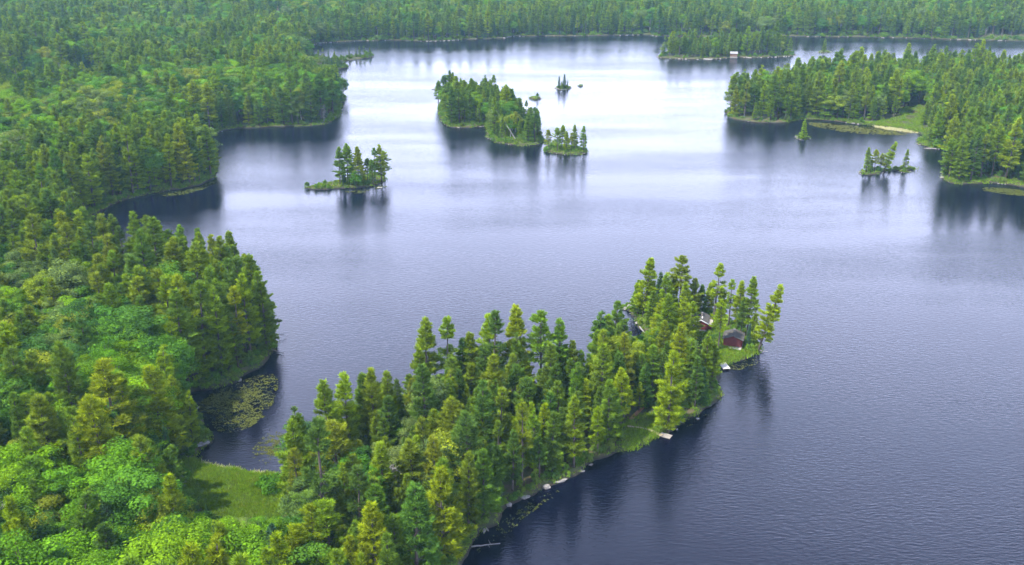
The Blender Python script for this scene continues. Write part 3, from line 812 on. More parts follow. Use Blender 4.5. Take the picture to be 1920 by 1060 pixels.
# pines standing clear along the headland's skyline
for a in [(P_, 2, 205, 522, 402, 4), (P_, 1, 266, 528, 400, 1), (P_, 3, 312, 535, 415, 1), (P_, 1, 345, 540, 425, 1), (P_, 3, 385, 548, 437, 0), (P_, 5, 412, 556, 440, 0), (P_, 3, 448, 572, 462, 3), (P_, 1, 468, 588, 480, 0), (P_, 2, 492, 640, 510, 1),
          (P_, 2, 500, 655, 530, 2), (P_, 1, 336, 832, 708, 0), (P_, 4, 360, 832, 735, 0)]:
    manual(a[0], a[1], a[2], a[3], a[4], 'mainland', a[5], 0)
manual(B_, 2, 226, 668, 566, 'mainland', 0, 0, 1.15)
manual(B_, 1, 176, 600, 490, 'mainland', 0, 0, 1.0)
manual(B_, 0, 38, 650, 552, 'mainland', 0, 0, 1.0)
manual(P_, 2, 282, 985, 820, 'mainland', 4, 0, 1.2)
manual(P_, 2, 830, 1050, 880, 'mainland', 0, 0, 1.15)
for a in [(0, 200, 985, 895), (1, 145, 985, 912), (0, 290, 1075, 990), (2, 292, 272, 225), (0, 222, 330, 272), (1, 10, 560, 505), (2, 275, 270, 222), (1, 740, 960, 870)]:
    manual(D_, a[0], a[1], a[2], a[3], 'mainland')
manual(P_, 6, 643, 187, 150, 'mainland', 3, 4)
for bx, by, ty in [(655, 110.5, 88), (668, 109.5, 90), (675, 108.5, 87), (683, 108, 86), (694, 106, 89), (598, 119, 94), (607, 121, 91), (617, 122, 92), (628, 124, 97), (640, 126, 102), (646, 126, 104), (588, 116, 92)]:
    manual(random.choice([P_, S_]), random.choice([1, 3, 0]), bx, by, ty, 'mainland', 2, 0)
for land, L_ in {
    'spruce_islet': [(S_, 0, 1048, 166, 143, 0), (S_, 2, 1058, 166, 139, 0), (S_, 0, 1064, 165.5, 150, 0), (P_, 4, 1053, 167, 152, 1)],
    'mossy_islet': [(P_, 0, 1029, 283, 243, 0), (P_, 4, 1045, 284, 240, 1), (P_, 5, 1053, 281, 235, 0), (P_, 0, 1062, 287, 246, 0), (P_, 5, 1077, 283, 234, 1), (P_, 4, 1072, 286, 250, 0), (P_, 5, 1094, 285, 236, 1)],
    'grassy_spit_island': [(P_, 1, 638, 347, 277, 2), (P_, 3, 652, 345, 271, 1), (P_, 0, 673, 345, 275, 0), (P_, 4, 660, 349, 300, 2), (P_, 4, 690, 342, 297, 2), (P_, 3, 704, 345, 278, 2), (P_, 5, 716, 341, 271, 0),
                           (P_, 0, 721, 338, 284, 0), (S_, 0, 646, 349, 306, 0), (P_, 4, 680, 348, 310, 3), (P_, 2, 700, 348, 300, 2), (B_, 5, 668, 350, 322, 2), (D_, 1, 614, 350, 340, None), (D_, 1, 624, 347, 340, None)],
    'golden_pine_islet': [(P_, 4, 1506, 260, 224, 0), (P_, 4, 1498, 259, 246, 0)],
    'leaning_pine_islet': [(P_, 5, 1624, 323, 277, 1), (P_, 0, 1639, 323, 281, 0), (P_, 5, 1650, 321, 288, 0), (P_, 4, 1632, 325, 298, 1), (P_, 1, 1696, 319, 281, 1)],
    'lone_tree_islet': [(P_, 4, 1545, 98.5, 72, 1)],
    'bush_islet': [(B_, 5, 1008, 185, 174, 3)],
    'twin_grove_island': [(P_, 6, 832, 192, 141, 3), (P_, 5, 822, 200, 152, 2), (P_, 6, 958, 228, 168, 3), (P_, 1, 1003, 266, 203, 3), (P_, 5, 1008, 262, 210, 2), (P_, 3, 885, 214, 148, 2)]}.items():
    for a in L_:
        manual(a[0], a[1], a[2], a[3], a[4], land, a[5])
manual(P_, 5, 1656, 322.5, 264, 'leaning_pine_islet', 0, 17)
add_scatter('mainland', 4.7, (0.82, 0.09, 0.06, 0.03))
add_scatter('right_headland', 5.0, (0.74, 0.18, 0.06, 0.02), 0.84)
add_scatter('far_cottage_island', 5.0, (0.75, 0.10, 0.15, 0.0), 0.74, 2.5)
add_scatter('twin_grove_island', 4.3, (0.72, 0.24, 0.04, 0.0), 0.68, 2.2, 0.15)
# keep scattered trees off the trees set by hand
man = np.array([(t['x'], t['y']) for t in trees if t['man']])
trees = [t for t in trees if t['man'] or np.min((man[:, 0] - t['x']) ** 2 + (man[:, 1] - t['y']) ** 2) > 7.0]

# how much of each tree the photograph's camera can see (nearest trees first)
BW, BH = 640, 354
buf = np.zeros((BH, BW), bool); K_ = BW / W0
for t in trees:
    t['zc'] = w2px(t['x'], t['y'], t['z'])[2]
for t in sorted(trees, key=lambda q: q['zc']):
    pr = PROTO[t['kind']][t['k']]
    bx, by, zc = w2px(t['x'], t['y'], t['z']); tx, ty, _ = w2px(t['x'], t['y'], t['z'] + pr['H'] * t['s'])
    t['px'], t['py'], t['ty'] = bx, by, ty
    rp = pr['r'] * t['sx'] * F / zc * K_ * 0.8
    r0, r1 = int(ty * K_), int(by * K_) + 1
    vis = 0; tot = 0
    for r_ in range(max(0, r0), min(BH, r1)):
        f_ = (r_ + 0.5 - ty * K_) / max(1e-3, (by - ty) * K_)
        hw = rp * (min(1, f_ * 1.7 + 0.1) if t['kind'] != B_ else min(1, 0.5 + f_ * 1.5)) * (1 if f_ < 0.85 else 0.4)
        c0, c1 = max(0, int(round(bx * K_ - hw))), min(BW, int(round(bx * K_ + hw)) + 1)
        if c1 > c0:
            seg = buf[r_, c0:c1]; vis += int((~seg).sum()); seg[:] = True
    t['vis'] = vis

# ------------------------------------------------------------------ single trees, each with its own words
ZONES = {
    'mainland': [(1215, 598, 'on the rocky tip behind the cabins'), (1290, 600, 'behind the cabin with the white window'), (1370, 612, 'behind the cabin nearest the point'),
                 (1412, 645, 'at the right point beside the cabin'), (1350, 655, 'between the two red cabins'), (1255, 645, 'left of the two red cabins'), (1290, 690, 'on the slope below the cabins'),
                 (1325, 730, 'on the shore below the pale dock'), (1220, 735, 'on the narrow neck of the peninsula'), (1290, 770, 'right of the small grassy clearing'), (1185, 775, 'behind the small grassy clearing'),
                 (1130, 770, 'left of the narrow neck on the back shore'), (1120, 830, 'left of the small grassy clearing'), (1050, 765, "on the back shore at the peninsula's middle"), (1050, 830, "in the middle of the peninsula"),
                 (1020, 890, 'above the pale shore slabs'), (960, 770, "on the back shore under the tall skyline pines"), (940, 850, "deep in the peninsula's near half"), (930, 930, 'on the lake bank above the lily pads'),
                 (850, 785, 'under the pair of tall skyline pines'), (840, 870, "in the heart of the near peninsula"), (850, 960, 'behind the lake bank by the lily pads'), (845, 1035, 'at the bottom shore beside the fallen log'),
                 (750, 820, "on the back shore's lower end"), (740, 900, 'on the slope above the cove'), (730, 980, 'at the foot of the peninsula'), (730, 1060, 'at the bottom edge below the peninsula'),
                 (640, 900, 'at the cove mouth'), (600, 960, 'right of the bright meadow'), (600, 1040, 'below the bright meadow'), (480, 1050, 'below the meadow at the bottom edge'), (350, 1040, 'below the meadow to its left'),
                 (340, 960, 'at the left edge of the meadow'), (370, 810, 'by the grey rock in the cove'), (280, 870, 'left of the cove'), (200, 930, 'well left of the meadow'), (200, 1030, 'in the bottom left woods near the snags'),
                 (80, 1000, 'in the bottom left corner'), (80, 900, 'at the left edge above the corner'), (170, 830, 'in the hardwoods left of the cove'), (80, 780, 'at the left edge level with the cove'), (280, 770, 'behind the lily bay'),
                 (200, 720, 'below the bright round hardwood'), (330, 700, 'on the headland above the lily bay'), (430, 690, "on the lily bay's wooded bank"), (490, 640, "at the headland's right end"), (400, 620, "in the middle of the headland"),
                 (300, 620, 'right of the bright round hardwood'), (130, 660, 'left of the bright round hardwood'), (40, 680, 'at the left edge beside the hardwoods'), (450, 575, "on the headland's far skyline"), (350, 550, "on the headland's skyline middle"),
                 (260, 545, "on the headland's skyline left part"), (160, 560, 'behind the bright round hardwood'), (60, 580, 'at the left edge behind the hardwoods'), (150, 500, "at the narrow inlet's near side"), (40, 500, 'at the left edge before the inlet'),
                 (60, 430, 'left of the narrow inlet'), (150, 400, "at the narrow inlet's head"), (230, 370, 'on the dark shore past the inlet'), (330, 340, 'by the grassy point past the inlet'), (385, 320, 'at the tip of the grassy point'),
                 (290, 300, 'behind the grassy point'), (180, 320, 'in the woods left of the grassy point'), (60, 340, 'at the left edge of the mid woods'), (350, 270, 'at the head of the second bay'), (250, 240, 'among the hardwoods of the mid woods'),
                 (80, 250, 'among the hardwoods at the left edge'), (440, 225, 'on the second bay shore'), (540, 225, 'on the second bay shore near its point'), (615, 210, 'on the point opposite the mid lake island'), (560, 170, 'behind the point opposite the island'),
                 (420, 180, 'in the hardwood belt behind the second bay'), (250, 180, 'in the hardwood belt by the young plantation'), (80, 165, 'in the blue-green young plantation'), (600, 120, 'on the thin spits of the far left shore'), (670, 108, 'on the outermost thin spit'),
                 (500, 120, 'in the woods behind the thin spits'), (300, 120, 'in the far left woods'), (100, 100, 'at the far left edge of the woods'), (500, 60, 'in the far left hills'), (700, 70, 'on the far shore past the spits'),
                 (900, 60, "on the far shore's left half"), (1150, 60, "on the far shore's middle"), (1400, 55, 'on the far shore behind the long island'), (1650, 55, 'on the far shore right of the long island'), (1850, 60, 'on the far shore at the right edge')],
    'right_headland': [(1375, 212, 'at the tip of the right headland'), (1430, 215, 'near the tip of the right headland'), (1500, 215, 'behind the golden pine islet'), (1580, 215, 'on the grassy bay of the right headland'), (1660, 222, 'beside the meadow of the right headland'),
                       (1500, 185, 'on the back of the right headland'), (1620, 180, "on the right headland's crest"), (1750, 180, "on the right headland's crest above the meadow"), (1860, 180, "at the right edge of the headland's crest"), (1750, 245, 'right of the headland meadow'),
                       (1750, 272, 'on the small rocky lobe of the right shore'), (1850, 260, 'behind the rocky lobe of the right shore'), (1800, 320, 'at the corner of the lowest right shore'), (1850, 335, 'on the grassy bank of the lowest right shore'), (1900, 320, 'at the right edge above the grassy bank')],
    'far_cottage_island': [(1270, 108, 'at the left end of the long far island'), (1340, 108, 'left of the pale-roofed cottage'), (1430, 105, 'right of the pale-roofed cottage'), (1480, 103, 'at the right end of the long far island')],
    'twin_grove_island': [(830, 190, "at the left tip of the two-grove island"), (860, 225, "in the larger grove's left part"), (900, 220, "in the larger grove's middle"), (900, 200, "at the larger grove's back"), (940, 215, 'between the groves at the back'),
                          (940, 255, "in the smaller grove by the fallen log"), (990, 255, "at the smaller grove's right end")],
    'mossy_islet': [(1060, 284, 'on the low mossy islet')], 'spruce_islet': [(1055, 165, 'on the tiny spruce islet')], 'bush_islet': [(1008, 185, 'on the flat grassy islet')],
    'grassy_spit_island': [(640, 346, 'on the left side of the grassy spit island'), (710, 340, 'on the right side of the grassy spit island'), (675, 346, 'in the middle of the grassy spit island')],
    'golden_pine_islet': [(1506, 260, 'on the small round right islet')], 'leaning_pine_islet': [(1635, 322, 'on the long low right islet'), (1696, 319, 'alone on the right end of the low islet')],
    'lone_tree_islet': [(1545, 98, 'alone on its islet near the far shore')], 'bare_islet': [(1089, 161, 'on the bare rock')]}
WORD = {'white_pine': 'pine', 'broadleaf_tree': 'broadleaf tree', 'spruce_tree': 'spruce', 'dead_tree': 'dead tree'}
TONES = {'white_pine': PINE_T, 'broadleaf_tree': LEAF_T, 'spruce_tree': SPRU_T, 'dead_tree': [((0.2, 0.12, 0.05), '')]}
ORD = ['', 'second', 'third', 'fourth', 'fifth', 'sixth', 'seventh', 'eighth', 'ninth', 'tenth', 'eleventh', 'twelfth']
single, mass = [], {k: [] for k in KINDS}
for kind in KINDS:
    L_ = sorted([t for t in trees if t['kind'] == kind], key=lambda t: -t['vis'] - (60 if t['man'] else 0))
    n_ok = 0
    for t in L_:
        if n_ok < 300 and (t['vis'] >= 5 or (t['man'] and t['vis'] >= 1)):
            single.append(t); n_ok += 1
        else:
            mass[kind].append(t)
for t in single:
    T_ = TONES[t['kind']]
    pos = int(np.clip((mnoise.noise((t['x'] * 0.02, t['y'] * 0.02, 2.2)) * 0.9 + 0.5 + rng.normal(0, 0.28)) * len(T_), 0, len(T_) - 1)) if t.get('tone') is None else t['tone']
    order = list(range(len(T_)))
    c, tw = T_[order[pos % len(T_)]]
    t['col'] = tuple(float(q) * j for q, j in zip(c, rng.uniform(0.92, 1.08, 3)))
    pr = PROTO[t['kind']][t['k']]; hm = pr['H'] * t['s']
    size = {'white_pine': (14, 20), 'broadleaf_tree': (12, 16), 'spruce_tree': (9, 14), 'dead_tree': (8, 12)}[t['kind']]
    sw = 'small' if hm < size[0] else ('tall' if hm > size[1] else '')
    z_ = min(ZONES[t['land']], key=lambda q: ((q[0] - t['px']) ** 2 + ((q[1] - t['py']) * 1.3) ** 2))
    t['zone'] = z_[2]
    t['label0'] = ' '.join((sw + ' ' + tw + ' ' + pr['word'] + ' ' + WORD[t['kind']]).split())
by = {}
for t in single:
    by.setdefault((t['label0'], t['zone']), []).append(t)
for (l0, z_), L_ in by.items():
    L_.sort(key=lambda t: t['px'])
    n_ = len(L_)
    for i, t in enumerate(L_):
        if n_ == 1: t['label'] = l0 + ' ' + z_
        elif i == 0: t['label'] = l0 + ' ' + z_ + (', left one' if n_ == 2 else ', leftmost')
        elif i == n_ - 1: t['label'] = l0 + ' ' + z_ + (', right one' if n_ == 2 else ', rightmost')
        else: t['label'] = l0 + ' ' + z_ + ', ' + ORD[min(i, 11)] + ' from left'
        ws = t['label'].split()
        if len(ws) > 16:
            t['label'] = t['label'].replace(' ' + PROTO[t['kind']][t['k']]['word'], '', 1) if n_ == 1 else ' '.join(w for w in ws if w not in ('the',))
CATW = {'white_pine': 'pine tree', 'broadleaf_tree': 'broadleaf tree', 'spruce_tree': 'spruce tree', 'dead_tree': 'dead tree'}
def tree_matrix(t):
    # tilt acts towards the right of the picture, after the turn about the trunk
    return Matrix.Translation((t['x'], t['y'], t['z'])) @ Matrix.Rotation(t['tilt'], 4, 'Y') @ Matrix.Rotation(t['rot'], 4, 'Z') @ Matrix.Diagonal((t['sx'], t['sx'], t['s'], 1))
for t in single:
    pr = PROTO[t['kind']][t['k']]
    root = bpy.data.objects.new(t['kind'], None); COL.objects.link(root)
    root.empty_display_size = 0.5
    root.matrix_world = tree_matrix(t)
    tag(root, t['label'], CATW[t['kind']], CATW[t['kind']] + 's ' + t['zone'])
    link('trunk', pr['t'], root)
    c = link('crown' if t['kind'] != 'dead_tree' else 'branches', pr['c'], root)
    c.color = (*t['col'], 1.0)

# the uncountable rest of each kind: one object of many instances
def instancer(name, coll, P, rot, scl, idx, label, cat):
    me = bpy.data.meshes.new(name); n = len(P)
    me.vertices.add(n); me.vertices.foreach_set('co', np.asarray(P, np.float32).ravel())
    for nm, ty, dat, key in (('turn', 'FLOAT_VECTOR', rot, 'vector'), ('grow', 'FLOAT_VECTOR', scl, 'vector'), ('which', 'INT', idx, 'value')):
        a = me.attributes.new(nm, ty, 'POINT'); a.data.foreach_set(key, np.asarray(dat, np.int32 if ty == 'INT' else np.float32).ravel())
    o = link(name, me); o.color = (1, 1, 1, 0)
    ng = bpy.data.node_groups.new(name + '_nodes', 'GeometryNodeTree')
    ng.interface.new_socket('Geometry', in_out='INPUT', socket_type='NodeSocketGeometry')
    ng.interface.new_socket('Geometry', in_out='OUTPUT', socket_type='NodeSocketGeometry')
    N, K = ng.nodes.new, ng.links.new
    gi, go = N('NodeGroupInput'), N('NodeGroupOutput')
    mp = N('GeometryNodeMeshToPoints'); iop = N('GeometryNodeInstanceOnPoints'); ci = N('GeometryNodeCollectionInfo')
    ci.inputs['Collection'].default_value = coll
    ci.inputs['Separate Children'].default_value = True; ci.inputs['Reset Children'].default_value = True
    def att(nm, ty):
        a = N('GeometryNodeInputNamedAttribute'); a.data_type = ty; a.inputs['Name'].default_value = nm; return a.outputs['Attribute']
    K(gi.outputs[0], mp.inputs['Mesh']); K(mp.outputs[0], iop.inputs['Points']); K(ci.outputs[0], iop.inputs['Instance'])
    iop.inputs['Pick Instance'].default_value = True
    K(att('which', 'INT'), iop.inputs['Instance Index'])
    e2r = N('FunctionNodeEulerToRotation'); K(att('turn', 'FLOAT_VECTOR'), e2r.inputs[0]); K(e2r.outputs[0], iop.inputs['Rotation'])
    K(att('grow', 'FLOAT_VECTOR'), iop.inputs['Scale'])
    K(iop.outputs[0], go.inputs[0])
    md = o.modifiers.new('scatter', 'NODES'); md.node_group = ng
    tag(o, label, cat, kind='stuff')
    return o
MASSN = {'white_pine': ('pine_forest', 'dense pine forest filling the shores and far hills', 'forest'),
         'broadleaf_tree': ('broadleaf_forest', 'bright green hardwood forest mixed among the pines', 'forest'),
         'spruce_tree': ('spruce_forest', 'dark spruces and blue-green young plantation among the pines', 'forest'),
         'dead_tree': ('dead_timber', 'scattered grey dead trees lost in the forest', 'forest')}
for kind, L_ in mass.items():
    if not L_: continue
    P = [(t['x'], t['y'], t['z']) for t in L_]
    instancer(MASSN[kind][0], SRC[kind], P, [(rng.normal(0, 0.02), rng.normal(0, 0.02), t['rot']) for t in L_], [(t['sx'], t['sx'], t['s']) for t in L_], [t['k'] for t in L_], MASSN[kind][1], MASSN[kind][2])

# undergrowth along banks and in the gaps near the camera
def low_cover(land, st, near, dmin, dmax, box):
    x0, x1, y0, y1 = box
    gx, gy = np.meshgrid(np.arange(x0, x1, st), np.arange(y0, y1, st))
    g = np.stack([gx.ravel(), gy.ravel()], 1) + rng.uniform(-0.5, 0.5, (gx.size, 2)) * st
    qx, qy, zc = w2px(g[:, 0], g[:, 1], 0.5)
    g = g[(qx > -60) & (qx < 1980) & (qy < 1150) & (zc > 20)]
    g = g[inside(g, lands[land])]
    if not len(g): return np.zeros((0, 3))
    d = shore_dist(g, lands[land]); g = g[(d > dmin) & (d < dmax)]
    return np.column_stack([g, ground(g, land)]) if len(g) else np.zeros((0, 3))
bxm = (-260, 130, 100, 430)
U = [low_cover('mainland', 2.3, 0, 1.5, 60, bxm), low_cover('mainland', 1.5, 0, 0.8, 4.5, bxm), low_cover('mainland', 3.2, 0, 1.5, 9, (-420, 60, 430, 800)),
     low_cover('right_headland', 3.0, 0, 1.5, 14, (150, 420, 380, 560)), low_cover('twin_grove_island', 2.2, 0, 1.2, 30, (-60, 60, 400, 580)), low_cover('far_cottage_island', 3, 0, 1.2, 6, (100, 260, 700, 860)),
     low_cover('grassy_spit_island', 2.0, 0, 0.5, 9, (-100, -30, 300, 400)), low_cover('mossy_islet', 2.0, 0, 0.4, 9, (-60, 80, 380, 520)), low_cover('leaning_pine_islet', 2.2, 0, 0.4, 9, (100, 300, 300, 500)),
     low_cover('twin_grove_island', 1.7, 0, 0.5, 4, (-60, 60, 400, 580)), low_cover('right_headland', 2.2, 0, 0.5, 4, (100, 420, 380, 760)), low_cover('mainland', 2.4, 0, 0.5, 4, (-420, 60, 430, 800)), low_cover('mainland', 3.0, 0, 0.5, 9, (-420, 720, 800, 1150))]
U = np.vstack(U)
keep = ~(inside(U[:, :2], MEADOW) | inside(U[:, :2], CLEARING) | inside(U[:, :2], MEADOW_R))
qx, qy, _ = w2px(U[:, 0], U[:, 1], U[:, 2])
keep &= ~(((qx > 1296) & (qx < 1335) & (qy > 612) & (qy < 640)) | ((qx > 1350) & (qx < 1400) & (qy > 640) & (qy < 672)) | ((qx > 1345) & (qx < 1385) & (qy > 670)& (qy < 700)))
U = U[keep & (rng.random(len(U)) < 0.72)]
n = len(U)
sc_ = rng.lognormal(-0.42, 0.34, n) * np.clip(U[:, 1] / 500, 1.0, 1.7)
instancer('undergrowth', SRC['shrub'], U - np.array([0, 0, 0.1]), np.column_stack([np.zeros(n), np.zeros(n), rng.uniform(0, 6.28, n)]), np.column_stack([sc_, sc_, sc_ * rng.uniform(0.7, 1.1, n)]), rng.integers(0, 3, n),
          'low leafy undergrowth along the banks and under the trees', 'undergrowth')
# sedge and grass: meadows, clearing, banks, low islets
def in_poly_pts(poly, st, land):
    lo, hi = poly.min(0), poly.max(0)
    gx, gy = np.meshgrid(np.arange(lo[0], hi[0], st), np.arange(lo[1], hi[1], st))
    g = np.stack([gx.ravel(), gy.ravel()], 1) + rng.uniform(-0.5, 0.5, (gx.size, 2)) * st
    g = g[inside(g, poly) & inside(g, lands[land])]
    return np.column_stack([g, ground(g, land)])
G = [in_poly_pts(MEADOW, 0.36, 'mainland'), in_poly_pts(MEADOW_R, 1.0, 'right_headland'), in_poly_pts(CLEARING, 0.5, 'mainland')]
G += [low_cover('mainland', 1.3, 0, 0.35, 2.6, bxm), low_cover('right_headland', 1.2, 0, 0.3, 5, (150, 420, 380, 560)), low_cover('mainland', 1.4, 0, 0.3, 4, (-420, 60, 430, 620))]
KNOLL = pxpoly([(1290, 622), (1335, 615), (1395, 640), (1425, 652), (1418, 664), (1375, 680), (1352, 690), (1330, 660)])
G.append(in_poly_pts(KNOLL, 0.55, 'mainland'))
for k in ISLES:
    if k != 'far_cottage_island': G.append(low_cover(k, 0.9 if k != 'twin_grove_island' else 1.1, 0, 0.2, 9, (-300, 420, 250, 1000)) if False else in_poly_pts(lands[k], 1.5, k))
G = np.vstack(G); G = G[rng.random(len(G)) < 0.9]
n = len(G); dist = np.linalg.norm(G[:, :2], axis=1); sc_ = rng.lognormal(0, 0.25, n) * np.clip(dist / 260, 0.85, 1.15)
instancer('meadow_grass', SRC['grass'], G - np.array([0, 0, 0.04]), np.column_stack([np.zeros(n), np.zeros(n), rng.uniform(0, 6.28, n)]), np.column_stack([sc_, sc_, sc_ * 0.8]), rng.integers(0, 3, n),
          'bright yellow-green sedge and grass on the meadow and low banks', 'grass')
FR = pxpoly([(366, 866), (400, 874), (445, 880), (490, 886), (526, 889), (528, 897), (490, 896), (440, 893), (395, 888), (360, 880)])
gr = []
lo, hi = FR.min(0), FR.max(0)
gx, gy = np.meshgrid(np.arange(lo[0], hi[0], 0.32), np.arange(lo[1], hi[1], 0.32))
g = np.stack([gx.ravel(), gy.ravel()], 1) + rng.uniform(-0.2, 0.2, (gx.size, 2)); g = g[inside(g, FR)]
FR2 = pxpoly([(1640, 236), (1690, 241), (1722, 246), (1722, 250), (1690, 247), (1650, 241)])
lo, hi = FR2.min(0), FR2.max(0)
gx, gy = np.meshgrid(np.arange(lo[0], hi[0], 0.6), np.arange(lo[1], hi[1], 0.6))
g2 = np.stack([gx.ravel(), gy.ravel()], 1); g = np.vstack([g, g2[inside(g2, FR2)]])
g = g[np.array([mnoise.noise((x * 0.35, y * 0.5, 4.0)) + 0.5 * mnoise.noise((x * 1.1, y * 1.1, 1.0)) for x, y in g]) + rng.normal(0, 0.15, len(g)) > -0.12]
n = len(g); sc_ = rng.lognormal(-0.1, 0.25, n)
instancer('reeds', SRC['reed'], np.column_stack([g, np.full(n, 0.02)]), np.column_stack([np.zeros(n), np.zeros(n), rng.uniform(0, 6.28, n)]), np.column_stack([sc_, sc_, sc_]), rng.integers(0, 3, n),
          'pale dry reed fringe where the meadow meets the cove', 'reeds')

# ------------------------------------------------------------------ lily pads
def pads(name, region, count, label, rad=(0.08, 0.19), clump=0.16, thr=-0.05):
    poly = pxpoly(region); lo, hi = poly.min(0), poly.max(0); b = MB()
    C_ = rng.uniform(lo, hi, (count * 5, 2)); C_ = C_[inside(C_, poly)]
    C_ = C_[~(inside(C_, lands['mainland']) | inside(C_, lands['right_headland']))]
    e_ = np.clip(shore_dist(C_, poly) / 5.0, 0, 1) if len(C_) else np.zeros(0)
    k = 0
    for p, ed in zip(C_, e_):
        if k >= count: break
        if 0.6 * mnoise.noise((p[0] * clump, p[1] * clump * 1.4, 6.0)) + 0.8 * mnoise.noise((p[0] * 0.7, p[1] * 1.1, 2.0)) < thr + 0.35 * (1 - ed) + rng.normal(0, 0.25): continue
        k += 1
        r_ = rng.uniform(*rad); a0 = rng.uniform(0, 6.28); tx, ty = rng.normal(0, 0.08, 2)
        pts = []
        for j in range(7):
            a = a0 + 0.35 + j * (6.283 - 0.7) / 6; dx, dy = math.cos(a) * r_, math.sin(a) * r_
            pts.append((p[0] + dx, p[1] + dy, 0.035 + dx * tx + dy * ty))
        pts.append((p[0], p[1], 0.03))
        b.poly(pts, float(rng.uniform(0.1, 0.9)))
    o = link(name, b.mesh(name, [M['pad']])); o.color = (1, 1, 1, 0)
    tag(o, label, 'lily pads', 'lily pad mats', 'stuff')
pads('lily_pads', [(366, 760), (430, 724), (500, 700), (522, 720), (505, 770), (470, 800), (420, 812), (395, 795)], 5200, 'brownish lily pads crowding the dark bay below the headland', thr=-0.10)
pads('lily_pads', [(470, 850), (500, 815), (550, 800), (585, 830), (560, 870), (500, 872)], 1500, 'thin pale lily pads scattered in the cove mouth', thr=0.05)
pads('lily_pads', [(895, 1030), (935, 985), (985, 945), (1045, 920), (1035, 935), (985, 970), (950, 1010), (915, 1035)], 1600, 'yellow-green lily pads along the lower peninsula bank', thr=0.08)
pads('lily_pads', [(1365, 690), (1400, 676), (1425, 672), (1418, 684), (1385, 694)], 300, 'small patch of lily pads off the cabin point', thr=-0.05)
pads('lily_pads', [(1270, 800), (1300, 786), (1345, 768), (1350, 778), (1315, 792), (1285, 805)], 120, 'few lily pads beside the small dock', thr=0.0)
pads('lily_pads', [(1850, 352), (1890, 354), (1930, 360), (1930, 368), (1880, 364), (1845, 358)], 1400, 'pale lily pads off the lowest right shore', (0.25, 0.5), thr=-0.1)
pads('lily_pads', [(1520, 230), (1600, 236), (1690, 247), (1690, 254), (1600, 250), (1530, 238)], 2200, 'lily pads filling the grassy bay of the right headland', (0.3, 0.6), thr=-0.05)
pads('lily_pads', [(300, 362), (360, 354), (400, 340), (402, 346), (360, 362), (310, 368)], 700, 'lily pads along the grassy point shore', (0.25, 0.5), thr=-0.1)
pads('lily_pads', [(650, 358), (690, 354), (722, 346), (722, 352), (690, 361), (655, 364)], 300, 'lily pads below the grassy spit island', (0.25, 0.5), thr=0.0)
pads('lily_pads', [(1100, 640), (1140, 600), (1185, 590), (1195, 620), (1170, 640), (1130, 655)], 420, 'sparse floating leaves in the water behind the neck', thr=0.1)

